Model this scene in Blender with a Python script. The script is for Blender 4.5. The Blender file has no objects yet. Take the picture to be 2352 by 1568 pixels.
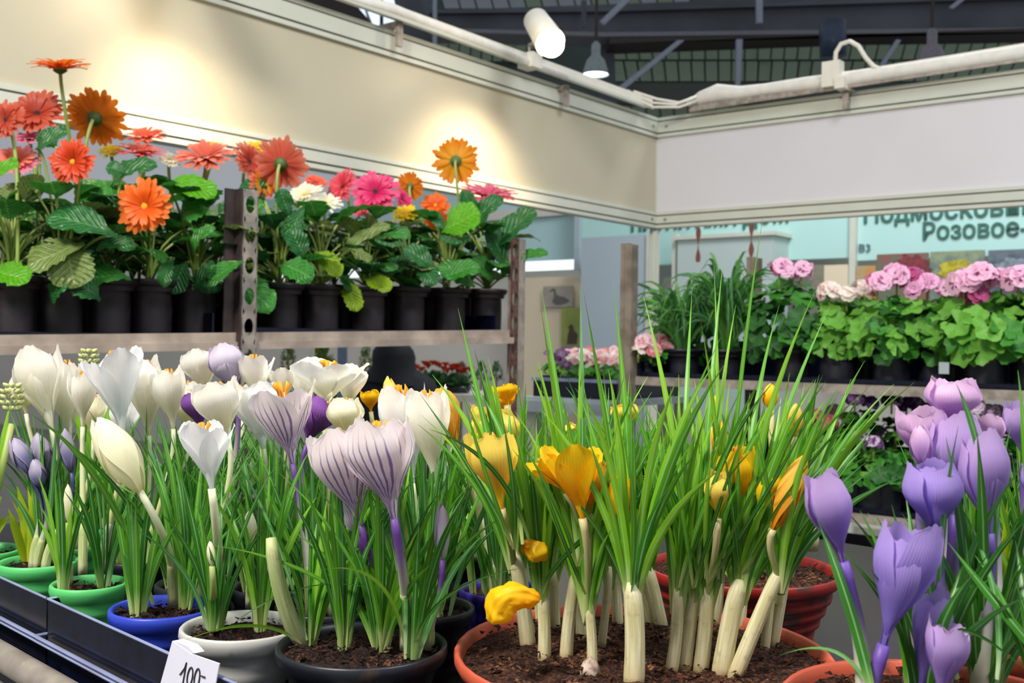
import bpy, math, random
from mathutils import Vector, Matrix, noise
R = random.Random(7)
PI = math.pi
V = Vector
# ---------------------------------------------------------------- camera
F = 2450.0; ROLL = math.radians(0.81); CAMZ = 1.48
c_, s_ = math.cos(ROLL), math.sin(ROLL)
CAM = V((0, 0, CAMZ))
cd = bpy.data.cameras.new('camera'); cd.sensor_width = 36; cd.lens = 36*F/2352
cd.clip_start = 0.02; cd.clip_end = 200
cd.dof.use_dof = True; cd.dof.focus_distance = 0.68; cd.dof.aperture_fstop = 20
cam = bpy.data.objects.new('camera', cd); bpy.context.scene.collection.objects.link(cam)
cam.matrix_world = Matrix(((c_, -s_, 0, 0), (0, 0, -1, 0), (s_, c_, 0, CAMZ), (0, 0, 0, 1)))
scn = bpy.context.scene; scn.camera = cam
scn.view_settings.view_transform = 'Standard'; scn.view_settings.look = 'None'
scn.view_settings.exposure = 0.12; scn.view_settings.gamma = 1.0
# ---------------------------------------------------------------- world (hall daylight)
w = bpy.data.worlds.new('hall_daylight'); scn.world = w; w.use_nodes = True
bg = w.node_tree.nodes['Background']; bg.inputs[0].default_value = (0.86, 0.93, 1.0, 1); bg.inputs[1].default_value = 0.36

def lamp(name, kind, loc, target, energy, color, **kw):
    l = bpy.data.lights.new(name, kind); l.energy = energy; l.color = color
    for k, v in kw.items(): setattr(l, k, v)
    o = bpy.data.objects.new(name, l); scn.collection.objects.link(o); o.location = loc
    o.rotation_euler = (V(target)-V(loc)).to_track_quat('-Z', 'Y').to_euler()
    return o
# area lights as overhead hall lighting, behind and above the booth
lamp('hall_area_light', 'AREA', (-1.2, -0.5, 3.6), (0.0, 0.9, 1.3), 120, (1.0, 0.95, 0.86), shape='DISK', size=.7)
lamp('hall_area_light', 'AREA', (2.2, -0.2, 4.6), (0.6, 1.6, 1.3), 110, (0.93, 0.96, 1.0), shape='DISK', size=1.6)

lamp('hall_area_light', 'AREA', (2.2, 5.6, 5.2), (2.6, 8.5, 1.4), 150, (0.95, 0.98, 1.0), shape='DISK', size=1.6)  # fill light added to brighten the underlit booths at the back

# ---------------------------------------------------------------- helpers
def ray(px, py):
    a = (px-1176)/F; b = (784-py)/F
    return V((a*c_-b*s_, 1.0, a*s_+b*c_))
def W(px, py, D): return CAM + ray(px, py)*D
def at_drop(px, py, h):                      # point seen at a pixel that lies h below the camera
    r = ray(px, py); return CAM + r*(-h/r.z)
def pxof(p):
    x, y, z = p.x, p.y, p.z-CAMZ
    a = (x*c_+z*s_)/y; b = (-x*s_+z*c_)/y
    return 1176+a*F, 784-b*F
def lin(h):
    h = h.lstrip('#'); out = []
    for i in (0, 2, 4):
        v = int(h[i:i+2], 16)/255; out.append(v/12.92 if v <= .04045 else ((v+.055)/1.055)**2.4)
    return (*out, 1)

WM = {}
def link(name, me, parent=None, M=None):
    o = bpy.data.objects.new(name, me); scn.collection.objects.link(o)
    M = M if M is not None else Matrix.Identity(4)
    if parent is not None:
        o.parent = parent; o.matrix_basis = WM[parent.name].inverted() @ M
    else: o.matrix_basis = M
    WM[o.name] = M
    return o
def tag(o, label=None, cat=None, group=None, kind=None):
    if label: o['label'] = label
    if cat: o['category'] = cat
    if group: o['group'] = group
    if kind: o['kind'] = kind
    return o
def thing(name, loc, label, cat, group=None):
    return tag(link(name, None, None, Matrix.Translation(V(loc))), label, cat, group)

class MB:
    def __init__(s): s.v = []; s.f = []; s.uv = []
    def add(s, vs, fs, uvs=None):
        n = len(s.v); s.v += [V(p) for p in vs]; s.f += [tuple(i+n for i in f) for f in fs]
        s.uv += uvs if uvs else [(0.5, 0.5)]*len(vs)
        return s
    def hexa(s, p):                          # 8 points: bottom 4, top 4
        return s.add(p, [(3,2,1,0),(4,5,6,7),(0,1,5,4),(1,2,6,5),(2,3,7,6),(3,0,4,7)])
    def box(s, a, b):
        x0,y0,z0 = a; x1,y1,z1 = b
        return s.hexa([(x0,y0,z0),(x1,y0,z0),(x1,y1,z0),(x0,y1,z0),(x0,y0,z1),(x1,y0,z1),(x1,y1,z1),(x0,y1,z1)])
    def tube(s, pts, rad, n=8, cap=True):
        pts = [V(p) for p in pts]; m = len(pts)
        rad = rad if isinstance(rad, (list, tuple)) else [rad]*m
        t0 = (pts[1]-pts[0]).normalized(); ref = V((0,0,1)) if abs(t0.z) < .8 else V((1,0,0))
        side = t0.cross(ref).normalized(); vs = []; uv = []; fs = []
        for i, p in enumerate(pts):
            t = (pts[min(i+1,m-1)]-pts[max(i-1,0)]).normalized()
            side = (side - t*side.dot(t)).normalized(); up = t.cross(side)
            for k in range(n):
                a = 2*PI*k/n; vs.append(p+(side*math.cos(a)+up*math.sin(a))*rad[i]); uv.append((k/n, i/(m-1)))
        for i in range(m-1):
            for k in range(n):
                fs.append((i*n+k, i*n+(k+1)%n, (i+1)*n+(k+1)%n, (i+1)*n+k))
        if cap: fs += [tuple(range(n))[::-1], tuple((m-1)*n+k for k in range(n))]
        return s.add(vs, fs, uv)
    def lathe(s, prof, n=32, c=(0,0,0), cap0=False, cap1=False):
        vs = []; fs = []; uv = []; m = len(prof); c = V(c)
        for i, (r, z) in enumerate(prof):
            for k in range(n):
                a = 2*PI*k/n; vs.append(c+V((r*math.cos(a), r*math.sin(a), z))); uv.append((k/n, i/(m-1)))
        for i in range(m-1):
            for k in range(n): fs.append((i*n+k, i*n+(k+1)%n, (i+1)*n+(k+1)%n, (i+1)*n+k))
        if cap0: fs.append(tuple(range(n))[::-1])
        if cap1: fs.append(tuple((m-1)*n+k for k in range(n)))
        return s.add(vs, fs, uv)
    def extrude(s, poly, vec):
        n = len(poly); vec = V(vec); p = [V(q) for q in poly]
        return s.add(p+[q+vec for q in p], [tuple(range(n))[::-1], tuple(range(n, 2*n))]+[(i, (i+1)%n, n+(i+1)%n, n+i) for i in range(n)])
    def mesh(s, name, m, smooth=False, center=None):
        me = bpy.data.meshes.new(name)
        vs = s.v if center is None else [p-center for p in s.v]
        me.from_pydata([tuple(p) for p in vs], [], s.f)
        ul = me.uv_layers.new(name='uv')
        li = [0]*len(me.loops); me.loops.foreach_get('vertex_index', li)
        flat = [0.0]*(2*len(li))
        for i, vi in enumerate(li): flat[2*i], flat[2*i+1] = s.uv[vi]
        ul.data.foreach_set('uv', flat)
        if smooth: me.polygons.foreach_set('use_smooth', [True]*len(me.polygons))
        for mm in (m if isinstance(m, list) else [m]): me.materials.append(mm)
        me.update(); return me
    def build(s, name, m, parent=None, smooth=False):
        lo = V([min(p[i] for p in s.v) for i in range(3)]); hi = V([max(p[i] for p in s.v) for i in range(3)])
        c = V(((lo.x+hi.x)/2, (lo.y+hi.y)/2, lo.z))
        return link(name, s.mesh(name, m, smooth, c), parent, Matrix.Translation(c))
def struct(o): o['kind'] = 'structure'; return o

class Fr:                                    # vertical plane through P along d; n points to the camera side
    def __init__(s, P, d, z=0):
        s.P = V((P[0], P[1], 0)); s.d = V((d[0], d[1], 0)).normalized()
        s.n = V((s.d.y, -s.d.x, 0))
        if s.n.dot(-s.P) < 0: s.n = -s.n
    def pt(s, a, n, z): return s.P+s.d*a+s.n*n+V((0,0,z))
    def hit(s, px, py, n=0):
        r = ray(px, py); q = s.P+s.n*n
        D = q.dot(s.n)/(r.x*s.n.x+r.y*s.n.y); p = CAM+r*D
        return (p-s.P).dot(s.d), p.z
    def box(s, mb, a0, a1, n0, n1, z0, z1, z0b=None, z1b=None):
        z0b = z0 if z0b is None else z0b; z1b = z1 if z1b is None else z1b
        return mb.hexa([s.pt(a0,n0,z0), s.pt(a1,n0,z0b), s.pt(a1,n1,z0b), s.pt(a0,n1,z0),
                        s.pt(a0,n0,z1), s.pt(a1,n0,z1b), s.pt(a1,n1,z1b), s.pt(a0,n1,z1)])

# ---------------------------------------------------------------- materials
class NT:
    def __init__(s, name):
        s.m = bpy.data.materials.new(name); s.m.use_nodes = True; s.t = s.m.node_tree; s.N = s.t.nodes; s.L = s.t.links
        s.b = s.N['Principled BSDF']; s.out = s.N['Material Output']
    def n(s, typ, **kw):
        x = s.N.new(typ)
        for k, v in kw.items():
            if k[0] == 'i' and k[1:].isdigit(): s.put(x.inputs[int(k[1:])], v)
            else: setattr(x, k, v)
        return x
    def put(s, inp, v):
        if isinstance(v, bpy.types.NodeSocket): s.L.new(v, inp)
        else: inp.default_value = v
    def math(s, op, a, b=0.0, c=0.0, clamp=False):
        x = s.n('ShaderNodeMath', operation=op, use_clamp=clamp); s.put(x.inputs[0], a); s.put(x.inputs[1], b); s.put(x.inputs[2], c); return x.outputs[0]
    def mix(s, f, a, b):
        x = s.n('ShaderNodeMix', data_type='RGBA'); s.put(x.inputs[0], f); s.put(x.inputs[6], a); s.put(x.inputs[7], b); return x.outputs[2]
    def rng(s, v, a, b, c=0.0, d=1.0):
        x = s.n('ShaderNodeMapRange', interpolation_type='SMOOTHSTEP'); s.put(x.inputs[0], v)
        for i, q in enumerate((a, b, c, d)): x.inputs[i+1].default_value = q
        return x.outputs[0]
    def uv(s):
        x = s.n('ShaderNodeUVMap'); y = s.n('ShaderNodeSeparateXYZ'); s.L.new(x.outputs[0], y.inputs[0]); return y.outputs[0], y.outputs[1], x.outputs[0]
    def obj(s): return s.n('ShaderNodeTexCoord').outputs['Object']
    def noise(s, scale, detail=3, vec=None, dist=0.0):
        x = s.n('ShaderNodeTexNoise'); x.inputs['Scale'].default_value = scale; x.inputs['Detail'].default_value = detail; x.inputs['Distortion'].default_value = dist
        s.L.new(vec if vec is not None else s.obj(), x.inputs['Vector']); return x.outputs[0]
    def bump(s, h, strength=0.3, dist=0.002):
        x = s.n('ShaderNodeBump'); x.inputs['Strength'].default_value = strength; x.inputs['Distance'].default_value = dist
        s.L.new(h, x.inputs['Height']); s.L.new(x.outputs[0], s.b.inputs['Normal'])
    def col(s, v): s.put(s.b.inputs['Base Color'], v)
    def set(s, rough=0.5, metal=0.0, spec=0.5):
        s.b.inputs['Roughness'].default_value = rough; s.b.inputs['Metallic'].default_value = metal; s.b.inputs['Specular IOR Level'].default_value = spec; return s
    def trans(s, col, f):
        tr = s.n('ShaderNodeBsdfTranslucent'); s.put(tr.inputs[0], col)
        mx = s.n('ShaderNodeMixShader'); mx.inputs[0].default_value = f
        s.L.new(s.b.outputs[0], mx.inputs[1]); s.L.new(tr.outputs[0], mx.inputs[2]); s.L.new(mx.outputs[0], s.out.inputs[0])
def plain(name, h, rough=.5, metal=0, var=.12, sc=20, bump=0, h2=None, detail=4):
    t = NT(name).set(rough, metal); c = lin(h)
    d = lin(h2) if h2 else tuple(x*(1-var*2) for x in c[:3])+(1,)
    nz = t.noise(sc, detail); t.col(t.mix(t.rng(nz, .3, .7), d, c))
    if bump: t.bump(nz, bump)
    return t.m
def emis(name, col, st):
    t = NT(name); t.b.inputs['Emission Color'].default_value = (*col, 1); t.b.inputs['Emission Strength'].default_value = st; t.b.inputs['Base Color'].default_value = (*col, 1); return t.m
def petal_mat(name, base, mid, tip, tr=.35, stripe=None, rough=.42, nst=5.0, v0=.12, v1=.75, vein=.12):
    t = NT(name).set(rough, 0, .35); u, v, uvv = t.uv()
    c = t.mix(t.rng(v, 0.0, v0), lin(base), lin(mid)); c = t.mix(t.rng(v, v0, v1), c, lin(tip))
    nz = t.noise(3.0, 2, uvv)
    uu = t.math('ADD', u, t.math('MULTIPLY', t.math('SUBTRACT', nz, .5), .09))
    wv = t.math('SINE', t.math('MULTIPLY', uu, 2*PI*nst*3))
    fine = t.rng(wv, .2, 1.0, 0, vein)
    c = t.mix(t.rng(t.math('ABSOLUTE', t.math('SUBTRACT', u, .5)), .34, .5, 0, .45), c, lin(tip)); c = t.mix(fine, c, t.mix(.5, lin(base), lin(mid)))
    if stripe:
        sv = t.math('SINE', t.math('MULTIPLY', uu, 2*PI*nst))
        th = t.rng(v, .35, .98, .45, 1.05)     # thinner towards the tip
        m = t.math('GREATER_THAN', sv, th)
        m = t.rng(t.math('SUBTRACT', sv, th), -.12, .18)
        edge = t.math('MULTIPLY', t.rng(u, .04, .16), t.rng(u, .96, .84))
        m = t.math('MULTIPLY', t.math('MULTIPLY', m, edge), .85)
        c = t.mix(m, c, lin(stripe))
    t.col(c); t.bump(wv, .12, .0006); t.trans(c, tr); return t.m
def leaf_mat(name, a, b, stripe=None, tr=.3, rough=.42, base=None, veins=False):
    t = NT(name).set(rough, 0, .4); u, v, uvv = t.uv()
    nz = t.noise(14, 3); c = t.mix(t.rng(nz, .3, .7), lin(a), lin(b))
    if veins:
        au = t.math('ABSOLUTE', t.math('SUBTRACT', u, .5))
        ph = t.math('MULTIPLY', t.math('SUBTRACT', v, t.math('MULTIPLY', au, .7)), 2*PI*8)
        vn = t.math('SINE', ph); k = t.rng(vn, .75, 1.0)
        mid = t.rng(au, .035, .012); k2 = t.math('MAXIMUM', t.math('MULTIPLY', k, .35), t.math('MULTIPLY', mid, .6))
        c = t.mix(k2, c, lin(veins)); t.bump(vn, .5, .002)
    if stripe:
        au = t.math('ABSOLUTE', t.math('SUBTRACT', u, .5)); c = t.mix(t.rng(au, .10, .04, 0, .6), c, lin(stripe))
    if base: c = t.mix(t.rng(v, 0.02, .22), lin(base), c)
    t.col(c); t.trans(c, tr); return t.m

M_panel = plain('cream_panel', '#c2bba3', .42, var=.02, sc=3)
M_panelR = plain('white_panel', '#dcd9de', .45, var=.02, sc=3)
M_alu = plain('white_aluminium', '#cfd2c4', .35, 0, var=.03, sc=8)
M_groove = plain('dark_groove', '#55503f', .7)
M_plast = plain('white_plastic', '#e9e4d6', .4, var=.03)
M_tape = plain('white_cloth_wrap', '#ebe7de', .7, var=.05, bump=.3, sc=30)
M_steel = plain('dull_galvanised_steel', '#aca196', .45, .3, var=.2, sc=40)
M_steeld = plain('dark_steel', '#453a38', .5, .3, var=.2, sc=40)
M_rust = plain('brown_steel', '#6f4f47', .6, .2, var=.25, sc=60)
M_wood = plain('greyed_wood_rail', '#b5a597', .65, 0, sc=14, h2='#8a7c70', bump=.2)
M_timber = plain('grey_timber', '#857b6e', .7, 0, sc=25, h2='#665c50', bump=.3)
M_tealb = plain('pale_teal_board', '#b8e0da', .5, var=.03, sc=1)
M_greyb = plain('blue_grey_board', '#b0bdc6', .55, var=.04, sc=1)
M_whiteb = plain('off_white_board', '#d8d2c8', .55, var=.04, sc=1)
M_cream = plain('cream_board', '#e6d6b8', .6, var=.04, sc=1)
M_txt = plain('green_lettering', '#3f7568', .6)
M_floor = plain('grey_hall_floor', '#8b8780', .5, sc=2, var=.1)
M_black = plain('black_plastic', '#101018', .28, var=.3)
M_tray = plain('glossy_black_tray', '#0b1026', .2, var=.3, sc=60)
M_trayedge = plain('tray_rolled_edge', '#8a92b8', .25)
M_potdark = plain('dark_brown_plastic', '#2b2328', .45, var=.3, sc=30)
M_potnavy = plain('dark_navy_plastic', '#20212e', .4, var=.3, sc=30)
def pot_mat(name, h, dirt='#3a2c22'):
    t = NT(name).set(.4); nz = t.noise(70, 5); nz2 = t.noise(9, 2)
    k = t.rng(t.math('MULTIPLY', nz, nz2), .30, .40)
    t.col(t.mix(t.math('MULTIPLY', k, .8), lin(h), lin(dirt))); t.bump(nz, .15, .001); return t.m
M_potgreen = pot_mat('green_plastic', '#52b866'); M_potblue = pot_mat('blue_plastic', '#2a3fb4')
M_potwhite = pot_mat('white_plastic_pot', '#b9b8b4'); M_potterra = pot_mat('terracotta_plastic', '#c1573f')
M_potred = pot_mat('dark_red_plastic', '#8e1f1c'); M_potpurple = pot_mat('purple_plastic', '#3d2a9a'); M_potblk = pot_mat('black_plastic_pot', '#15171f')
def soil_mat(name, a, b, c):
    t = NT(name).set(.9, 0, .25); n1 = t.noise(420, 6, dist=.6); n2 = t.noise(60, 3)
    x = t.mix(t.rng(n1, .38, .62), lin(a), lin(b)); x = t.mix(t.math('MULTIPLY', t.rng(n2, .5, .68), t.rng(n1, .48, .66)), x, lin(c))
    t.col(x); t.bump(n1, 1.0, .004); return t.m
M_soil = soil_mat('dark_potting_soil', '#0b0708', '#38211b', '#8a5a3c')
M_soilr = soil_mat('reddish_peat', '#150b0b', '#54301f', '#a06c48')

P_white = petal_mat('white_petal', '#d6d894', '#f2f0d8', '#fffdf6', .5)
P_white2 = petal_mat('bluish_white_petal', '#cfdcc4', '#e8efec', '#fbfcfd', .48)
P_cream = petal_mat('cream_bud_petal', '#d6cf86', '#f2eec4', '#fbf8e2', .48)
P_stripe = petal_mat('purple_striped_white_petal', '#6a3a86', '#d6c8dc', '#fbf2f2', .42, stripe='#7a56a4', nst=7.5, v0=.22, v1=.6)
P_lilacW = petal_mat('pale_lilac_petal', '#8d7aa6', '#b3a6c6', '#d6cbdd', .3, nst=6)
P_faded = petal_mat('faded_lilac_petal', '#2f3358', '#7b78a6', '#b8aec6', .3, nst=6, v0=.35)
P_purple = petal_mat('violet_petal', '#5a3c9a', '#a286d6', '#d0b2e4', .42, nst=6, v0=.30, v1=.95, vein=.10)
P_violet = petal_mat('blue_violet_petal', '#4c369c', '#9480d6', '#bea4e6', .42, nst=6, v0=.3, v1=.95)
P_pinkl = petal_mat('pinkish_lilac_petal', '#8a5cb6', '#c094d6', '#e8c4e4', .42, nst=6, v0=.3, v1=.9)
P_dark = petal_mat('deep_purple_petal', '#4a1f66', '#7a3a93', '#8f58ad', .25)
P_yel = petal_mat('golden_yellow_petal', '#d98a10', '#f6b405', '#ffd21a', .35, nst=4)
P_yel2 = petal_mat('lemon_yellow_petal', '#e0a012', '#f8cf1c', '#f9e268', .35, nst=4)
P_yorg = petal_mat('orange_yellow_petal', '#d98d20', '#f39a12', '#f8c64a', .35, nst=4)
M_stig = plain('orange_stigma', '#f29a10', .6, var=.1)
L_cro = [leaf_mat('crocus_leaf_'+n, a, b, '#a9c79a', .32, .38, base) for n, a, b, base in (
    ('mid_green', '#62a81f', '#458a1c', '#c9d98a'), ('deep_green', '#3c8420', '#28671c', '#9fc070'),
    ('bright_green', '#8cc428', '#6bae20', '#d6dfa0'), ('blue_green', '#5a9a4c', '#3a7a38', '#b6cf9a'))]
L_ylw = leaf_mat('yellowing_leaf', '#c4cf2b', '#8fb824', None, .4, .5, '#d6d038')
def sheath_mat(name, a, b, foot):
    t = NT(name).set(.5, 0, .4); u, v, uvv = t.uv()
    mp = t.n('ShaderNodeMapping'); mp.inputs['Scale'].default_value = (14, 1.6, 1); t.L.new(uvv, mp.inputs['Vector'])
    nz = t.noise(1.5, 4, mp.outputs[0]); n2 = t.noise(120, 3)
    c = t.mix(t.rng(nz, .35, .65), lin(a), lin(b)); c = t.mix(t.rng(v, .30, .0), c, lin(foot)); c = t.mix(t.math('MULTIPLY', t.rng(n2, .56, .7), .35), c, lin('#8a6e4c'))
    t.col(c); t.bump(nz, .5, .001); t.trans(c, .2); return t.m
M_sheath = sheath_mat('pale_sheath', '#e6dfba', '#c9c290', '#d9c496')
M_sheathg = sheath_mat('greenish_sheath', '#d6dba0', '#b3c47e', '#e6e0c0')
M_sheathw = sheath_mat('grey_white_sheath', '#dcdacb', '#b9c4a6', '#e6e0cf')
def stem_mat(name, bot, top, v0=.5, v1=1.0):
    t = NT(name).set(.5); u, v, q = t.uv(); c = t.mix(t.rng(v, v0, v1), lin(bot), lin(top)); t.col(c); t.trans(c, .2); return t.m
S_white = stem_mat('pale_stem', '#d3d79c', '#e6e8c6'); S_purp = stem_mat('purple_flushed_stem', '#e0dcc8', '#6b3f94', .45, .9)
S_purp2 = stem_mat('violet_stem', '#d8d4bd', '#6a4aa4', .2, .9); S_yel = stem_mat('yellowish_stem', '#a9bb6a', '#cfc48e', .3, .9)
S_green = stem_mat('green_stem', '#8fa84a', '#a9b56a')

# ================================================================ SETTING
P2 = (0.64, 4.84)
LW = Fr(P2, (-.6275, -.7786)); RW = Fr(P2, (.787, -.617))
zt = LW.hit(1500, 272)[1]; zb = LW.hit(1500, 525)[1]
struct(MB().box((-14, -4, -.1), (22, 45, 0)).build('floor', M_floor))
def frieze(fr, name, Lw, mat, side):
    top = .088; bot = .072
    root = struct(fr.box(MB(), .02, Lw, -.012, .012, zb+bot, zt-top).build(name, mat))
    for nm, za, zbm in (('top_beam', zt-top, zt), ('bottom_beam', zb, zb+bot)):
        m = MB(); h = zbm-za
        g = .006
        for a, b, n in ((za, za+.014, .026), (za+.014+g, zbm-.014-g, .028), (zbm-.014, zbm, .026)):
            fr.box(m, .018, Lw, -.026, n, a, b)
        o = m.build(nm, M_alu, root)
        m = MB(); fr.box(m, .02, Lw, -.02, .018, za+.002, zbm-.002); m.build('groove', M_groove, o)
        sc = MB()
        p = fr.pt(.07, .028, (za+zbm)/2); sc.tube([p-fr.n*.004, p+fr.n*.003], .007, 10); sc.build('screw', M_steel, o)
    return root
wl = frieze(LW, 'wall_left', 3.9, M_panel, 'left')
wr = frieze(RW, 'wall_right', 2.7, M_panelR, 'right')
# corner post, octagonal
m = MB(); m.lathe([(.02, 0), (.02, zt+.003)], 8, (P2[0], P2[1], 0), True, True)
for k in range(8):
    a = 2*PI*(k+.5)/8; x, y = P2[0]+.0195*math.cos(a), P2[1]+.0195*math.sin(a)
    m.box((x-.003, y-.003, 0), (x+.003, y+.003, zt))
struct(m.build('trim_1', M_alu))

# ---- cable-wrapped lamp rails on top of the friezes
def rail(fr, p0, p1, n, h, label, mat):
    a0, z0 = fr.hit(*p0, n); a1, z1 = fr.hit(*p1, n)
    root = thing('lamp_rail', fr.pt(a0, n, z0), label, 'rail')
    m = MB(); fr.box(m, a0, a1, n-.02, n+.02, z0-h/2, z0+h/2, z1-h/2, z1+h/2); m.build('channel', mat, root)
    return root, a0, a1, z0, z1
rl, la0, la1, lz0, lz1 = rail(LW, (260, -202), (1490, 238), .06, .034, 'white cable rail clamped along the left frieze top', M_plast)
m = MB(); LW.box(m, la0, la1, .082, .086, lz0-.028, lz0-.016, lz1-.028, lz1-.016); m.build('lower_lip', M_alu, rl)
rr, ra0, ra1, rz0, rz1 = rail(RW, (1590, 236), (2700, 62), .06, .045, 'white cable rail clamped along the right frieze top', M_plast)
m = MB(); RW.box(m, ra0, ra1, .082, .09, rz0-.045, rz0-.02, rz1-.045, rz1-.02); m.build('lower_lip', M_steel, rr)
# wrapped lumps
def wrap(fr, pts, n, rads, parent, name='cloth_wrap', mat=M_tape):
    P = []
    for px, py in pts: a, z = fr.hit(px, py, n); P.append(fr.pt(a, n, z))
    return MB().tube(P, rads, 10).build(name, mat, parent, True)
wrap(RW, [(1580, 238), (1610, 226), (1650, 214), (1700, 214), (1760, 206), (1850, 194), (1950, 182), (2100, 160), (2352, 122), (2690, 68)], .075, [.012, .03, .04, .03, .026, .03, .032, .028, .03, .026], rr)
wrap(LW, [(300, -184), (600, -76), (820, 2), (900, 22), (1000, 62), (1100, 98), (1200, 138), (1300, 176)], .075, [.015, .018, .015, .02, .016, .02, .016, .015], rl)
for ci, pp in enumerate(([(1440, 208), (1500, 236), (1550, 240), (1592, 226)], [(1440, 216), (1500, 246), (1560, 246), (1600, 232)], [(1455, 210), (1510, 228), (1560, 236), (1600, 222)])):
    P = [W(px, py, 4.6) for px, py in pp]
    tag(MB().tube(P, .006, 8).build('corner_cable', M_plast, None, True), ('middle', 'lowest', 'uppermost')[ci]+' of three white cables sagging across the booth corner', 'cable', 'cables across the booth corner')
def clamp(fr, px, py, n, parent):
    a, z = fr.hit(px, py, n); m = MB(); fr.box(m, a-.012, a+.012, n-.05, n+.04, z-.008, z+.012); fr.box(m, a-.012, a+.012, n+.028, n+.04, z-.07, z+.01)
    m.build('clamp', M_steel, parent)
clamp(LW, 1285, 206, .03, rl); clamp(RW, 1950, 212, .03, rr); clamp(LW, 900, 62, .03, rl)
# plug box with looping cable
a, z = RW.hit(1914, 172, .09)
pb = thing('plug_adapter', RW.pt(a, .09, z), 'white plug box with a cable looping up from it on the right rail', 'plug')
m = MB(); RW.box(m, a-.036, a+.036, .07, .12, z-.05, z+.05); bx = m.build('plug_body', M_plast, pb)
m = MB(); RW.box(m, a+.02, a+.06, .06, .13, z-.065, z-.02); m.build('mounting_strap', M_plast, pb)
P = []
for px, py in ((1918, 150), (1920, 120), (1932, 101), (1952, 95), (1972, 106), (1988, 132), (2006, 152), (2030, 162)):
    aa, zz = RW.hit(px, py, .09); P.append(RW.pt(aa, .09, zz))
MB().tube(P, .009, 8).build('cord', M_plast, pb, True)

# ---- spotlights
def spot(px0, py0, px1, py1, D0, D1, label, arm_px, energy, aim, show=True, size=math.radians(95)):
    A, B = W(px0, py0, D0), W(px1, py1, D1); ax = (B-A).normalized()
    root = thing('spotlight', A, label, 'spotlight')
    q = Matrix.Translation(A) @ ax.to_track_quat('Z', 'Y').to_matrix().to_4x4()
    Ln = (B-A).length
    me = MB().lathe([(0, 0), (.03, 0), (.044, .012), (.052, Ln), (.049, Ln), (.041, .02), (0, .02)], 24).mesh('housing', M_plast, True)
    h = link('housing', me, root, q)
    me = MB().lathe([(0, Ln+.055), (.02, Ln+.05), (.038, Ln+.032), (.045, Ln+.008), (.038, Ln-.018), (.02, Ln-.05), (.012, Ln-.1)], 20).mesh('bulb', emis('warm_bulb', (1.0, .80, .55), 60), True)
    link('bulb', me, h, q)
    a, z = LW.hit(*arm_px, .06); rp = LW.pt(a, .06, z)
    MB().tube([rp, rp+V((0, 0, .06)), A+ax*Ln*.35+V((0,0,-.045)), A+ax*Ln*.35], .006, 8).build('arm', M_steel, root)
    m = MB(); LW.box(m, a-.03, a+.03, .03, .10, z-.03, z+.025); m.build('rail_adapter', M_plast, root)
    l = lamp('spotlight_glow', 'SPOT', B+ax*.05, aim, energy, (1.0, .80, .56), spot_size=size, spot_blend=1.0, shadow_soft_size=.06)
    return root
a_, z_ = LW.hit(1070, 470, 0); aim2 = LW.pt(a_, .05, z_-.12)
spot(1228, 42, 1264, 98, 3.74, 3.62, 'lit white spotlight at the rail, bulb glowing toward the viewer', (1215, 140), 70, aim2)
a_, z_ = LW.hit(450, 330, 0); aim1 = LW.pt(a_, .0, z_-.25)
spot(420, -150, 440, -105, 2.72, 2.66, 'spotlight above the left frieze, outside the top of the photo', (400, -150), 38, aim1)

# ---- hall ceiling, trusses
M_roof = plain('dark_roof_sheet', '#5a6662', .7, var=.15, sc=.5)
M_roofp = plain('grey_green_roof_panel', '#94a68c', .6, var=.18, sc=.35)
M_roofq = plain('grey_roof_panel', '#a8adb5', .6, var=.15, sc=.35)
M_truss = plain('dark_truss_steel', '#5e626b', .6, .1, var=.2, sc=.6)
M_brace = plain('pale_brace_steel', '#a3a9ba', .5, .1, var=.1)
def slab(mb, D, pts, t): return mb.extrude([W(px, py, D) for px, py in pts], (0, t, 0))
ceil = struct(slab(MB(), 30, [(860, -140), (2700, -140), (2700, 420), (1000, 420), (940, 160), (905, 0)], .3).build('ceiling', M_roof))
def pan_row(D, x0, x1, dx, yt, yb, gap, skew, mat, jit=0):
    x = x0
    while x < x1:
        xa, xb = x+gap, x+dx-gap; a = yt(x); b = yb(x); s = skew(x)
        slab(MB(), D+R.uniform(0, .12), [(xa, b), (xb, b), (xb+s, a), (xa+s, a)], .06).build('panel', mat if R.random() < .7 else M_roofp, ceil); x += dx
sk = lambda x: (x-1650)*.035
pan_row(29.5, 1380, 2380, 30, lambda x: 97-(x-1400)*.02, lambda x: 136, 2, sk, M_roofp)
pan_row(29.5, 1380, 2380, 30, lambda x: 141, lambda x: 186, 2, sk, M_roofp)
pan_row(29.5, 1390, 2000, 32, lambda x: 232, lambda x: 268, 2, sk, M_roofp)
pan_row(29.5, 1020, 1560, 38, lambda x: -30, lambda x: 19, 2, lambda x: -14, M_roofq)
pan_row(29.5, 1120, 1260, 30, lambda x: 82, lambda x: 112, 2, lambda x: 4, M_roofq)
pan_row(29.5, 1000, 1200, 26, lambda x: 100, lambda x: 140, 2, lambda x: 4, M_roofp)
def beam(D, pts, t, mat, n): return struct(slab(MB(), D, pts, t).build('trim_%d' % n, mat))
b = beam(24, [(985, 68), (1400, 74), (2600, 62), (2600, -20), (1560, 4), (985, 24)], .5, M_truss, 2)
slab(MB(), 23.8, [(985, 72), (1400, 84), (2600, 70), (2600, 60), (1400, 74), (985, 64)], .9).build('bottom_flange', plain('pale_flange', '#82838a', .5, var=.1), b)
slab(MB(), 23.7, [(1400, 100), (2600, 56), (2600, 70), (1400, 86)], .9).build('flange_shadow_plate', M_steeld, b)
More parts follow.
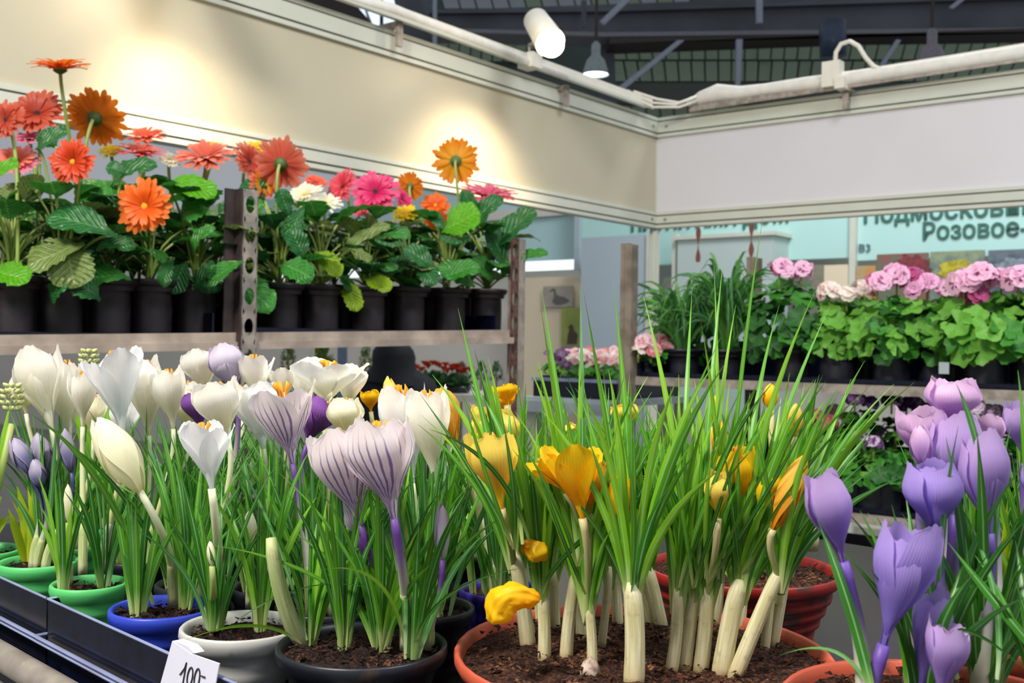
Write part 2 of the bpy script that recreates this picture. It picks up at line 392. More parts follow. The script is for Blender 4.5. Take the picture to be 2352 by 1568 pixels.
slab(MB(), 23.8, [(985, 30), (1400, 26), (2600, -12), (2600, -18), (1400, 18), (985, 22)], .9).build('top_flange', M_truss, b)
beam(26, [(1380, 190), (2100, 190), (2100, 232), (1380, 236)], .4, plain('grey_purlin', '#5f6862', .7), 3)
beam(24.5, [(1375, 92), (1410, 92), (1420, 320), (1385, 320)], .3, M_truss, 4)
beam(21, [(1378, 48), (1450, -20), (1462, -14), (1388, 56)], .12, M_brace, 5)
beam(23, [(1420, 200), (1556, 92), (1572, 92), (1432, 206)], .12, M_brace, 6)
beam(23, [(1692, 90), (1706, 90), (1700, 200), (1690, 200)], .12, M_brace, 7)
beam(20, [(994, -20), (1003, -20), (1003, 130), (994, 130)], .1, M_brace, 8)
beam(23, [(1738, -10), (1752, -10), (1752, 52), (1738, 52)], .12, M_brace, 9)
beam(25, [(905, -10), (960, -10), (1010, 130), (940, 110)], .3, M_truss, 10)
beam(25, [(960, -20), (985, -20), (1010, 70), (990, 70)], .3, plain('slate_steel', '#5d6470', .6), 11)
beam(22, [(1335, 0), (1348, 0), (1345, 60), (1338, 60)], .1, M_truss, 12)
beam(23, [(2020, 150), (2060, 90), (2070, 92), (2030, 152)], .1, M_brace, 13)
beam(23, [(2180, 16), (2225, -20), (2235, -16), (2190, 20)], .1, M_brace, 14)
# bright window in the hall side
sky = slab(MB(), 31, [(700, -160), (960, -160), (960, 130), (700, 130)], .1).build('window_1', emis('daylit_glass', (.72, .88, 1.0), 1.1)); struct(sky)
for k, (x0, x1) in enumerate(((815, 823), (872, 880))):
    slab(MB(), 30.8, [(x0, -150), (x1, -150), (x1, 130), (x0, 130)], .1).build('mullion', M_steeld, sky)
slab(MB(), 30.8, [(836, 20), (842, 20), (858, 60), (850, 60)], .1).build('mullion', M_brace, sky)
beam(26, [(560, -30), (790, -20), (850, 48), (700, 48)], .3, M_steeld, 15)
# duct
dk = MB().tube([W(1912, 50, 22), W(1914, 130, 22)], .27, 20).build('ventilation_duct', plain('blue_grey_duct', '#46536b', .4, .3), None, True)
tag(dk, 'blue grey round duct hanging under the dark roof beam', 'duct')
def highbay(px, py, wpx, D, label, shade):
    c = W(px, py, D); r = wpx/2/F*D
    root = thing('high_bay_lamp', c, label, 'lamp')
    Mt = Matrix.Translation(c)
    me = MB().lathe([(r, 0), (r*.97, r*.25), (r*.7, r*1.1), (r*.35, r*1.5), (r*.35, r*2.3), (r*.1, r*2.6), (0, r*2.6)], 24).mesh('shade', shade, True); link('shade', me, root, Mt)
    me = MB().lathe([(0, .02), (r*.9, .02), (r*.9, .05), (0, .05)], 24).mesh('diffuser', emis('cool_lamp_face', (.93, 1, 1), 6), True); link('diffuser', me, root, Mt)
    MB().tube([c+V((0, 0, r*2.5)), c+V((0, 0, r*6))], .03, 6).build('hanger', M_steeld, root)
M_shade = plain('grey_lamp_shade', '#9aa5a6', .4, .2)
highbay(1368, 172, 60, 19, 'lit bell-shaped hall lamp hanging right of the glowing spotlight', M_shade)
highbay(2140, 150, 66, 19, 'bell-shaped hall lamp half hidden behind the right rail', plain('mauve_lamp_shade', '#8c8590', .4, .2))

# ================================================================ BOOTHS BEHIND
BG = Fr((3.02, 8.0), (.787, -.617))
def bgbox(name, px0, px1, y0, y1, mat, n0=-.03, n1=0, n=0, label=None, cat=None, kind=None, parent=None):
    pm = (px0+px1)/2; a0 = BG.hit(px0, y0, n+n1)[0]; a1 = BG.hit(px1, y0, n+n1)[0]; z1 = BG.hit(pm, y0, n+n1)[1]; z0 = BG.hit(pm, y1, n+n1)[1]
    m = MB(); BG.box(m, a0, a1, n+n0, n+n1, z0, z1); o = m.build(name, mat, parent)
    if kind: o['kind'] = kind
    if label: tag(o, label, cat)
    return o
ZB = 0
def bgwall(name, px0, px1, y0, mat, n, th=.04, z1=None):      # wall down to the floor
    a0 = BG.hit(px0, 787, n)[0]; a1 = BG.hit(px1, 787, n)[0]; zz = BG.hit((px0+px1)/2, y0, n)[1]
    m = MB(); BG.box(m, a0, a1, n-th, n, 0.0, zz); return struct(m.build(name, mat))
bgwall('wall_back', -900, 1340, 500, M_whiteb, -.5)
bgwall('wall_back_right', 1330, 2700, 590, M_whiteb, -.5)
f1 = bgbox('trim_20', 1330, 1957, 380, 603, M_tealb, kind='structure')
f2 = bgbox('trim_21', 1959, 2560, 380, 588, M_tealb, kind='structure')
f3 = bgbox('trim_22', 560, 1326, 420, 612, plain('pale_aqua_board', '#b5d6d8', .5, var=.02, sc=1), n=-.2, kind='structure')
bgbox('trim_23', 560, 1326, 612, 632, emis('light_strip', (.85, .95, 1.0), .95), n=-.22, kind='structure')
bgbox('trim_24', 560, 1326, 500, 520, M_whiteb, n=-.15, kind='structure')
bgbox('trim_25', 1321, 1333, 400, 620, M_greyb, n=.04, kind='structure')
a0 = BG.hit(1957, 700, .04)[0]; m = MB(); BG.box(m, a0-.025, a0+.025, 0, .05, 0, 3.0); struct(m.build('trim_26', M_alu))
tag(bgwall('partition_panel', 1332, 1492, 542, M_greyb, .25), 'blue grey partition panel standing behind the grey timber post', 'partition'); 
bpy.data.objects['partition_panel'].pop('kind', None)
for px in (1489, 1549):
    a0 = BG.hit(px, 700, .25)[0]; m = MB(); BG.box(m, a0-.018, a0+.018, .2, .27, 0, BG.hit(px, 538, .25)[1])
    tag(m.build('partition_post', M_alu), 'slim white aluminium post %s the pale locker top' % ('well left of' if px == 1489 else 'directly at the left edge of'), 'post')
lk = bgwall('display_cabinet', 1553, 1772, 545, plain('pale_cabinet', '#b9c8c4', .5, var=.03, sc=1), .3, .3); lk.pop('kind', None)
tag(lk, 'pale grey cabinet with a lid behind the arching grassy plant', 'cabinet')
a0 = BG.hit(1548, 541, .33)[0]; a1 = BG.hit(1780, 541, .33)[0]; zz = BG.hit(1660, 545, .33)[1]
m = MB(); BG.box(m, a0, a1, -.02, .33, zz, zz+.03); m.build('lid', M_alu, lk)
# lettering
def text(s, px, py, capx, mat, parent, n=.004, bold=.012, wpx=None):
    cu = bpy.data.curves.new('txt', 'FONT'); cu.body = s; cu.extrude = .01; cu.offset = 0
    o = bpy.data.objects.new('tmp', cu); scn.collection.objects.link(o); bpy.context.view_layer.update()
    me = bpy.data.meshes.new_from_object(o); wid = o.dimensions.x
    bpy.data.objects.remove(o)
    a, z = BG.hit(px, py, n); a2, z2 = BG.hit(px, py-capx, n); sc = (z2-z)/.72
    sx = sc
    if wpx: sx = (BG.hit(px+wpx, py, n)[0]-a)/wid
    d, nn = BG.d, BG.n; p = BG.pt(a, n, z)
    M = Matrix(((d.x*sx, 0, nn.x, p.x), (d.y*sx, 0, nn.y, p.y), (0, sc, 0, p.z), (0, 0, 0, 1)))
    if bold:
        v0 = [tuple(v.co) for v in me.vertices]; f0 = [tuple(f.vertices) for f in me.polygons]; vs = []; fs = []
        for dx, dy in ((-1, 0), (1, 0), (0, 1), (0, -1), (0, 0)):
            n_ = len(vs); vs += [(x+dx*bold*1.6, y+dy*bold, z+.0007*(dx+2*dy)) for x, y, z in v0]; fs += [tuple(i+n_ for i in f) for f in f0]
        me = bpy.data.meshes.new('lettering'); me.from_pydata(vs, [], fs)
    me.materials.clear(); me.materials.append(mat)
    return link('lettering', me, parent, M)
text('Розовое-д', 2116, 551, 40, M_txt, f2, wpx=276, bold=.012)
text('Подмосковные', 1981, 513, 42, M_txt, f2, wpx=440)
text('В3', 1971, 578, 17, plain('grey_lettering', '#5d7f86', .6), f2, wpx=26, bold=.0)
text('ПИТНИ АМИ ДОМ', 1448, 533, 42, M_txt, f1, wpx=358)
text('»', 1772, 545, 16, M_txt, f1)
# posters
def poster(px0, px1, y0, y1, kind, label):
    t = NT('poster_'+kind).set(.5); nz = t.noise(9, 5); nz2 = t.noise(3.5, 2)
    A = {'red': ('#66705c', '#8a5a56'), 'yel': ('#6b7c74', '#8f9a7a'), 'grey': ('#4c5862', '#66727c'), 'blue': ('#9fb0b8', '#3f6a5c'), 'amb': ('#a9a07c', '#c98a4a'), 'bird': ('#b5aa9c', '#a79b8c'), 'field': ('#a2b04e', '#8e9f48')}[kind]
    t.col(t.mix(t.rng(nz, .42, .6), lin(A[0]), lin(A[1])))
    o = bgbox('photo_poster', px0, px1, y0, y1, t.m, n=.06, n0=-.01, label=label, cat='poster'); return o
p1 = poster(2014, 2133, 582, 700, 'red', 'photo poster of a red leaved shrub under the teal board')
p2 = poster(2137, 2262, 576, 700, 'yel', 'photo poster of a yellow shrub by water under the teal board')
p3 = poster(2270, 2420, 572, 700, 'grey', 'photo poster of a grey feathery tree at the right edge')
p4 = poster(1966, 2011, 610, 700, 'amb', 'brown and amber photo poster right of the white post')
bgbox('photo_poster', 1893, 1948, 608, 660, M_cream, n=.05, n0=-.01, label='blank cream poster left of the white post', cat='poster')
bgbox('photo_poster', 1867, 1892, 608, 660, plain('olive_print', '#8b8672', .6), n=.05, n0=-.01, label='narrow olive poster left of the blank cream one', cat='poster')
# flat printed shapes on the posters (bushes / birds)
def blob(px, py, rx, ry, mat, parent, n=.066, lumps=9, name='printed_shape', seed=1):
    rr_ = random.Random(seed); pts = []
    for k in range(28):
        a = 2*PI*k/28; q = 1+.22*math.sin(lumps*a+rr_.uniform(-1, 1))*rr_.random()
        aa, zz = BG.hit(px+rx*q*math.cos(a), py+ry*q*math.sin(a), n); pts.append(BG.pt(aa, n, zz))
    MB().extrude(pts, -BG.n*.004).build(name, mat, parent)
blob(2095, 618, 40, 34, plain('crimson_print', '#8e3a42', .6, sc=30, var=.25), p1, seed=2)
blob(2200, 622, 44, 26, plain('yellow_print', '#c8bb36', .6, sc=30, var=.25), p2, seed=3)
blob(2335, 622, 48, 30, plain('silver_print', '#8d9aa6', .6, sc=30, var=.25), p3, seed=4)
cp = bgbox('exhibition_board', 1195, 1338, 636, 1000, M_cream, n=-.1, label='cream display panel with bird photographs behind the left rack', cat='panel')
b1 = bgbox('bird_photo', 1248, 1316, 657, 705, plain('taupe_print', '#b3a99e', .6, sc=6), n=-.06, n0=-.01, label='photograph of a long necked wading bird on the cream panel', cat='picture')
b2 = bgbox('bird_photo', 1290, 1333, 706, 800, plain('lime_print', '#a5b25a', .6, sc=6), n=-.05, n0=-.01, label='green photograph of a dark bird below the wading bird one', cat='picture')
M_bird = plain('bird_print', '#6f6c68', .6)
def poly(pts, n, mat, parent, name='printed_bird'):
    P = []
    for px, py in pts: a, z = BG.hit(px, py, n); P.append(BG.pt(a, n, z))
    MB().extrude(P, -BG.n*.004).build(name, mat, parent)
poly([(1268, 692), (1272, 684), (1272, 670), (1269, 667), (1262, 671), (1262, 668), (1269, 662), (1275, 663), (1277, 676), (1284, 680), (1296, 682), (1308, 690), (1300, 696), (1285, 700), (1275, 699)], -.055, M_bird, b1)
poly([(1302, 790), (1304, 768), (1308, 756), (1304, 752), (1310, 744), (1316, 748), (1317, 757), (1326, 768), (1324, 790)], -.045, plain('dark_bird_print', '#5a4b3c', .6), b2)
# ribbons hanging from the right frieze
for k, (px, y0, y1) in enumerate(((1605, 522, 602), (1727, 517, 592))):
    a0, z0 = RW.hit(px, y0, .03); _, z1 = RW.hit(px, y1, .03); m = MB(); P = []
    for i in range(9):
        t = i/8; q = .007+.006*math.sin(t*9+k); P.append((RW.pt(a0-q, .03, z0+(z1-z0)*t), RW.pt(a0+q, .033, z0+(z1-z0)*t)))
    vs = [p for pr in P for p in pr]; m.add(vs, [(2*i, 2*i+1, 2*i+3, 2*i+2) for i in range(8)])
    o = m.build('hanging_tie', plain('rusty_ribbon', '#8c5448', .7)); so = o.modifiers.new('s', 'SOLIDIFY'); so.thickness = .002
    tag(o, 'rust coloured tie hanging under the right frieze, %s one' % ('left' if k == 0 else 'right'), 'tie')

# ---- person in a dark hooded coat seen from behind
def person():
    D = 5.7; base = W(905, 790, D); x, y = base.x, base.y; H = base.z+.01
    root = thing('person', (x, y, 0), 'person in a black hooded coat, seen from behind under the left rack', 'person')
    k = H/1.62
    me = bpy.data.meshes.new('body')
    J = [(0,0,.92,.17,.12),(0,0,1.12,.165,.12),(0,0,1.30,.2,.12),(0,.0,1.42,.07,.07),(0,-.01,1.52,.095,.105),(0,-.01,1.60,.06,.07),
         (-.1,0,.86,.1,.1),(-.11,-.01,.48,.065,.065),(-.11,.0,.08,.045,.05),(-.11,-.14+.24,.04,.04,.04),
         (.1,0,.86,.1,.1),(.11,-.01,.48,.065,.065),(.11,.0,.08,.045,.05),(.11,.1,.04,.04,.04),
         (-.2,0,1.34,.075,.075),(-.27,.02,1.08,.058,.06),(-.24,.16,.92,.04,.04),(-.22,.24,.9,.03,.035),
         (.2,0,1.34,.075,.075),(.27,.02,1.08,.058,.06),(.24,.16,.92,.04,.04),(.22,.24,.9,.03,.035)]
    E = [(0,1),(1,2),(2,3),(3,4),(4,5),(0,6),(6,7),(7,8),(8,9),(0,10),(10,11),(11,12),(12,13),(2,14),(14,15),(15,16),(16,17),(2,18),(18,19),(19,20),(20,21)]
    nj = len(J)
    for hb in (17, 21):
        sg = -1 if hb == 17 else 1
        for f in range(5):
            px_, pz = J[hb][0]+sg*(-.02+.01*f), J[hb][2]-.0+.004*f
            J.append((px_, J[hb][1]+.04+(.01 if f in (1,2,3) else 0), pz-.01, .009, .009)); J.append((px_, J[hb][1]+.075-.01*abs(f-2), pz-.03, .008, .008))
            E += [(hb, len(J)-2), (len(J)-2, len(J)-1)]
    me.from_pydata([(a*k, b*k, c*k) for a, b, c, *_ in J], E, [])
    o = link('body', me, root, Matrix.Translation(V((x, y, 0))))
    sm = o.modifiers.new('skin', 'SKIN'); sd = me.skin_vertices[0].data
    for i, j in enumerate(J): sd[i].radius = (j[3]*k, j[4]*k)
    sd[0].use_root = True
    o.modifiers.new('sub', 'SUBSURF').levels = 2; o.modifiers['sub'].render_levels = 2
    me.materials.append(plain('dark_trousers', '#23242c', .8))
    # coat and hood as shells
    coat = plain('black_coat', '#14161f', .75, var=.3, sc=15, bump=.3)
    m = MB(); prof = [(.27,.20,.62),(.26,.19,.85),(.24,.17,1.05),(.27,.17,1.22),(.28,.15,1.32),(.24,.13,1.40),(.14,.12,1.46),(.10,.11,1.47)]
    vs = []; fs = []; n = 24
    for rx, ry, zz in prof:
        for q in range(n):
            a = 2*PI*q/n; vs.append(V((x+rx*k*math.cos(a)*(1+.02*math.sin(5*a+zz*9)), y+ry*k*math.sin(a), zz*k)))
    for i in range(len(prof)-1):
        for q in range(n): fs.append((i*n+q, i*n+(q+1)%n, (i+1)*n+(q+1)%n, (i+1)*n+q))
    m.add(vs, fs); m.build('coat', coat, root, True)
    m = MB(); vs = []; fs = []
    prof = [(.17,.16,1.38),(.145,.15,1.43),(.128,.145,1.48),(.128,.15,1.53),(.12,.14,1.58),(.09,.105,1.62),(.045,.05,1.64),(.005,.005,1.645)]
    for i, (rx, ry, zz) in enumerate(prof):
        for q in range(n):
            a = 2*PI*q/n; vs.append(V((x+rx*k*math.cos(a)*(1+.03*math.sin(3*a+zz*30)), y-.02+ry*k*math.sin(a), zz*k+.01*math.sin(2*a+i))))
    for i in range(len(prof)-1):
        for q in range(n): fs.append((i*n+q, i*n+(q+1)%n, (i+1)*n+(q+1)%n, (i+1)*n+q))
    m.add(vs, fs); m.build('hood', coat, root, True)
person()
# ---- distant conifers, post, plants on the far stands
M_con = leaf_mat('conifer_needles', '#6d7a2a', '#3f5a22', None, .2, .7)
def conifer(px, py_top, py_bot, wpx, D, label, mat=M_con, nq=260):
    top = W(px, py_top, D); bot = W(px, py_bot, D); h = top.z-bot.z; r = wpx/2/F*D
    root = thing('conifer', (bot.x, bot.y, bot.z), label, 'shrub')
    m = MB()
    for i in range(nq):
        t = R.random()**.8; a = R.uniform(0, 2*PI); rr_ = r*(1-t)**.6*R.uniform(.7, 1.05)
        p = V((bot.x+rr_*math.cos(a), bot.y+rr_*math.sin(a), bot.z+h*(.06+.9*t)))
        d = V((math.cos(a)*.5, math.sin(a)*.5, 1)).normalized()*r*R.uniform(.25, .5); s = V((-math.sin(a), math.cos(a), 0))*r*.10
        m.add([p-s, p+s, p+d*.7+s*.8, p+d, p+d*.7-s*.8], [(0, 1, 2, 3, 4)])
    tag(m.build('foliage', mat, root), kind='stuff')
    MB().tube([(bot.x, bot.y, .2), (bot.x, bot.y, bot.z+h*.8)], [.02, .006], 8).build('trunk', M_timber, root)
    MB().lathe([(min(.13, r), 0), (min(.17, r*1.1), .28), (min(.16, r), .28), (min(.15, r*.95), .25), (0, .25)], 16, (bot.x, bot.y, 0), True).build('pot', M_black, root, True)
conifer(660, 770, 950, 60, 7.0, 'conical conifer behind the white crocuses, farthest left of three')
conifer(735, 775, 950, 100, 6.6, 'broad olive conifer behind the white crocuses, middle of three')
conifer(838, 770, 940, 48, 7.0, 'slim conifer just left of the hooded person')
def bgpost(px, wpx, D, mat, label, ytop=560):
    c = W(px, 790, D); h = wpx/2/F*D
    tag(MB().box((c.x-h, c.y-h, 0), (c.x+h, c.y+h, W(px, ytop, D).z)).build('stand_post', mat), label, 'post')
bgpost(716, 12, 5.6, M_alu, 'white stand post seen between the two conifers on the left', 740)
bgpost(787, 20, 5.5, plain('blue_steel', '#7a8aa6', .4, .3), 'blue grey steel post left of the slim conifer', 740)
# far table with red flowers
def ftable():
    a = W(960, 905, 6.2); b = W(1170, 905, 6.2)
    root = thing('display_table', ((a.x+b.x)/2, a.y+.3, 0), 'low far table with red flowers right of the hooded person', 'table')
    MB().box((a.x-.1, a.y, a.z-.04), (b.x, a.y+.6, a.z)).build('table_top', M_whiteb, root)
    for x in (a.x-.06, b.x-.04):
        for y in (a.y+.02, a.y+.56): MB().box((x-.02, y-.02, 0), (x+.02, y+.02, a.z-.04)).build('leg', M_alu, root)
    return a.z
ftz = ftable()
M_red = petal_mat('scarlet_petal', '#8f2010', '#cf3a1c', '#e0502c', .25)
M_fleaf = leaf_mat('far_leaf', '#4d7a48', '#2f5a33', None, .25)
def tuft(px, py, D, r, h, leafm, flowm, label, nf=7, nl=40, group=None, name='potted_flower'):
    c = W(px, py, D); root = thing(name, c, label, 'plant', group)
    MB().lathe([(r*.6, 0), (r*.8, h*.35), (r*.75, h*.35), (r*.7, h*.3), (0, h*.3)], 14, c, True).build('pot', M_black, root, True)
    m = MB()
    for i in range(nl):
        a = R.uniform(0, 2*PI); t = R.uniform(.2, 1); p = c+V((r*.4*math.cos(a), r*.4*math.sin(a), h*.3)); q = c+V((r*1.3*t*math.cos(a), r*1.3*t*math.sin(a), h*(.4+.5*R.random())))
        s = V((-math.sin(a), math.cos(a), 0))*r*.22; mid = (p+q)/2+V((0, 0, h*.1)); m.add([p, mid+s, q, mid-s], [(0, 1, 2, 3)])
    tag(m.build('foliage', leafm, root), kind='stuff')
    for i in range(nf):
        a = R.uniform(0, 2*PI); t = R.random()**.5; p = c+V((r*t*math.cos(a), r*t*math.sin(a)*.8, h*(.85+.25*R.random())))
        m = MB(); k = 7
        m.add([p+V((0, 0, r*.05))]+[p+V((r*.26*math.cos(2*PI*j/(2*k))*(1 if j % 2 else .6), r*.26*math.sin(2*PI*j/(2*k))*(1 if j % 2 else .6), r*.12+.0*j)) for j in range(2*k)]+[p-V((0, 0, r*.2))],
              [(0, 1+j, 1+(j+1) % (2*k)) for j in range(2*k)]+[(2*k+1, 1+(j+1) % (2*k), 1+j) for j in range(2*k)])
        m.build('flower', flowm, root)
for i, px in enumerate((985, 1020, 1052)):
    p = W(px, 900+i*2, 6.35); tuft(px, 903+i*3, 6.4, .10, .17, M_fleaf, M_red, 'red flowering pot on the far table, %s of three' % ('left', 'middle', 'right')[i], 9, group='red flowers on the far table')
for i, px in enumerate((1060, 1105, 1140)):
    conifer(px, 832, 880, 38, 7.4+.05*i, 'grey green shrub under the left rack, %s of the three behind the red flowers' % ('left', 'middle', 'right')[i], M_fleaf, 120)

# ================================================================ RACKS
LR = Fr((-.768, 1.6), (.7035, .7107))
RR = Fr((.905, 2.4), (.787, -.617))
def perf_post(fr, a, n, wid, ztop, root, mats=(M_steel, M_steeld), hole=.0135, pitch=.054, side=-1, depth=.03, z0=0.0, off=0):
    # front plate with true oval holes + side flange
    m = MB(); t = .003; zc = ztop
    zz = ztop
    K = 12
    while zz > z0+.01:
        zl = max(z0, zz-pitch); cz = (zz+zl)/2; hw = wid/2; hh = (zz-zl)/2
        outer = []; inner = []
        for k in range(K):
            an = 2*PI*k/K; cx, sx = math.cos(an), math.sin(an); q = max(abs(cx), abs(sx))
            outer.append((hw*cx/q, hh*sx/q)); inner.append((hole*.72*cx, hole*1.15*sx))
        for nn in (n+t, n):
            vs = [fr.pt(a+x, nn, cz+y) for x, y in outer+inner]; m.add(vs, [(k, (k+1) % K, K+(k+1) % K, K+k) for k in range(K)])
        vs = [fr.pt(a+x, nn, cz+y) for nn in (n, n+t) for x, y in inner]; m.add(vs, [(k, (k+1) % K, K+(k+1) % K, K+k) for k in range(K)])
        zz = zl
    for sx in (-1, 1):
        e = a+sx*wid/2; fr.box(m, min(e, e-sx*.002), max(e, e-sx*.002), n-.001, n+t, z0, ztop)
    p = m.build('post', mats[0], root)
    m = MB(); e = a+side*wid/2; fr.box(m, min(e, e+side*.004), max(e, e+side*.004), n-depth, n+t, z0, ztop)
    if side < 0: fr.box(m, a-wid/2-.024, a-wid/2, n-.02, n-.016, z0, ztop)  # plate added for the flange in shade; its dark steel colour holds the shade
    m.build('flange', mats[1], p)
    if side > 0:
        m = MB(); fr.box(m, a+wid/2+.004, a+wid/2+.022, n-.02, n+.002, z0, ztop); m.build('plain_face', M_steel, p)
    return p
aL0 = LR.hit(-160, 785)[0]; aL1 = LR.hit(1188, 770)[0]; aM = LR.hit(561, 785)[0]
_, zlA = LR.hit(0, 769); _, zlB = LR.hit(1150, 758); aA = LR.hit(0, 785)[0]; aB = LR.hit(1150, 770)[0]
shz = lambda a: zlA+(zlB-zlA)*(a-aA)/(aB-aA)
lr = thing('plant_trolley', LR.pt(aM, -.2, 0), 'tall steel plant trolley along the left wall holding the gerberas', 'trolley')
DEP = .46; TH = .030
for nn, nm in ((0, 'front_rail'), (-DEP, 'rear_rail')):
    m = MB(); LR.box(m, aL0, aL1-.02, nn-.012, nn+.004, shz(aL0)-TH, shz(aL0), shz(aL1)-TH, shz(aL1))
    LR.box(m, aL0, aL1-.02, nn+.003, nn+.010, shz(aL0)-TH, shz(aL0)-TH*.55, shz(aL1)-TH, shz(aL1)-TH*.55); m.build(nm, M_wood, lr)
m = MB(); LR.box(m, aL0, aL1-.02, -DEP, -.012, shz(aL0)-.018, shz(aL0)-.008, shz(aL1)-.018, shz(aL1)-.008); m.build('shelf_board', M_steeld, lr)
for (aa, nn, zt_, sd) in ((aM, .012, LR.hit(561, 436)[1], -1), (LR.hit(566, 600, -DEP-.01)[0], -DEP-.01, LR.hit(561, 436)[1]-.04, -1), (aL1-.018, .006, LR.hit(1180, 548)[1], 1), (LR.hit(1182, 600, -DEP-.01)[0], -DEP-.01, LR.hit(1180, 548)[1]-.03, 1)):
    perf_post(LR, aa, nn, .03 if sd < 0 else .022, zt_, lr, (M_steel, M_steeld) if sd < 0 else (M_rust, M_steel), side=sd, depth=.03)
m = MB(); LR.box(m, aL0, aL1, -DEP, 0, .22, .24); LR.box(m, aL0, aL1, -DEP, 0, .72, .74); m.build('lower_shelf', M_steeld, lr)
m = MB(); LR.box(m, aL1-.01, aL1+.01, -DEP, 0, shz(aL1)-TH, shz(aL1)-.005); m.build('end_rail', M_wood, lr)

rrk = thing('plant_trolley', RR.pt(0, -.2, 0), 'steel plant trolley along the right wall holding the pelargoniums', 'trolley')
aR0 = RR.hit(1440, 860)[0]; aR1 = RR.hit(2500, 900)[0]; _, zr = RR.hit(2100, 888); _, zr2 = RR.hit(2010, 1184)
RD = .5
for zz in (zr, zr2, zr2-.25, zr2-.6):
    for nn in (0, -RD):
        m = MB(); RR.box(m, aR0, aR1, nn-.012, nn, zz-.022, zz); m.build('shelf_rail', M_steel, rrk)
    m = MB(); RR.box(m, aR0, aR1, -RD, -.012, zz-.016, zz-.006); m.build('shelf_board', M_black, rrk)
a1450 = RR.hit(1449, 700)[0]; a1730 = RR.hit(1731, 640, -RD)[0]
for aa, nn, zt_ in ((a1450, .015, RR.hit(1449, 560)[1]), (a1730, -RD, RR.hit(1731, 590, -RD)[1])):
    m = MB(); RR.box(m, aa-.02, aa+.003, nn-.012, nn+.008, 0, zt_); RR.box(m, aa-.001, aa+.018, nn-.02, nn+.012, 0, zt_-.004); m.build('post', M_timber, rrk)
def shelf_tray(fr, a0, a1, n0, n1, z0, h, label):
    root = thing('nursery_tray', fr.pt((a0+a1)/2, (n0+n1)/2, z0), label, 'tray')
    m = MB(); fr.box(m, a0, a1, n1, n0, z0, z0+.003)
    for A0, A1, N0, N1, hh in ((a0, a1, n0-.003, n0, .012), (a0, a1, n1, n1+.003, h), (a0, a0+.003, n1, n0, h*.5), (a1-.003, a1, n1, n0, h*.5)): fr.box(m, A0, A1, N0, N1, z0, z0+hh)
    m.build('tray_body', M_tray, root)
shelf_tray(RR, aR0+.03, aR1-.02, -.02, -RD+.03, zr, .10, 'added black tray hiding bright gaps between the pelargonium pots on the right trolley')  # tray added so its dark rear wall closes the bright gaps between pots
shelf_tray(RR, aR0+.03, aR1-.02, -.02, -RD+.03, zr2, .12, 'black tray under the pansies on the lower right shelf')
shelf_tray(RR, aR0+.03, aR1-.02, -.02, -RD+.03, zr2-.25, .12, 'black tray under the primulas on the lowest right shelf')
for a_0, a_1, lb in ((aL0+.02, aM-.05, 'left'), (aM+.03, aL1-.05, 'right')):
    shelf_tray(LR, a_0, a_1, -.018, -DEP+.02, shz((a_0+a_1)/2)-.010, .10, 'added black tray hiding bright gaps between the gerbera pots, %s of the middle upright' % lb)  # added trays; the tall rear wall keeps the space behind the gerberas dark
# end stand with pink primulas left of it
ES = Fr((W(1300, 880, 3.25).x, W(1300, 880, 3.25).y), (.787, -.617))
es = thing('display_bench', ES.pt(0, -.15, 0), 'pale display bench with the tray of pink and white primulas', 'bench')
e0 = ES.hit(1196, 880)[0]; e1 = ES.hit(1412, 880)[0]; _, ze = ES.hit(1300, 915)
m = MB(); ES.box(m, e0, e1, -.5, 0, ze-.02, ze); ES.box(m, e0, e1, 0, .02, ze-.045, ze-.01); m.build('bench_top', M_greyb, es)
for aa in (e0+.03, e1-.03):
    for nn in (-.03, -.47):
        m = MB(); ES.box(m, aa-.02, aa+.02, nn-.02, nn+.02, 0, ze-.02); m.build('leg', M_alu, es)
m = MB(); ES.box(m, e0+.02, e1-.02, -.42, -.04, ze, ze+.005)
for a_0, a_1, n_0, n_1 in ((e0+.02, e1-.02, -.045, -.04), (e0+.02, e1-.02, -.42, -.415), (e0+.02, e0+.025, -.42, -.04), (e1-.025, e1-.02, -.42, -.04)):
    ES.box(m, a_0, a_1, n_0, n_1, ze, ze+.055)
mt = thing('nursery_tray', ES.pt((e0+e1)/2, -.2, ze), 'dark nursery tray full of pink primulas on the pale bench', 'tray')
m.build('tray_body', M_tray, mt); m = MB(); ES.box(m, e0+.015, e1-.015, -.052, -.034, ze+.05, ze+.06); m.build('tray_rim', M_trayedge, mt)

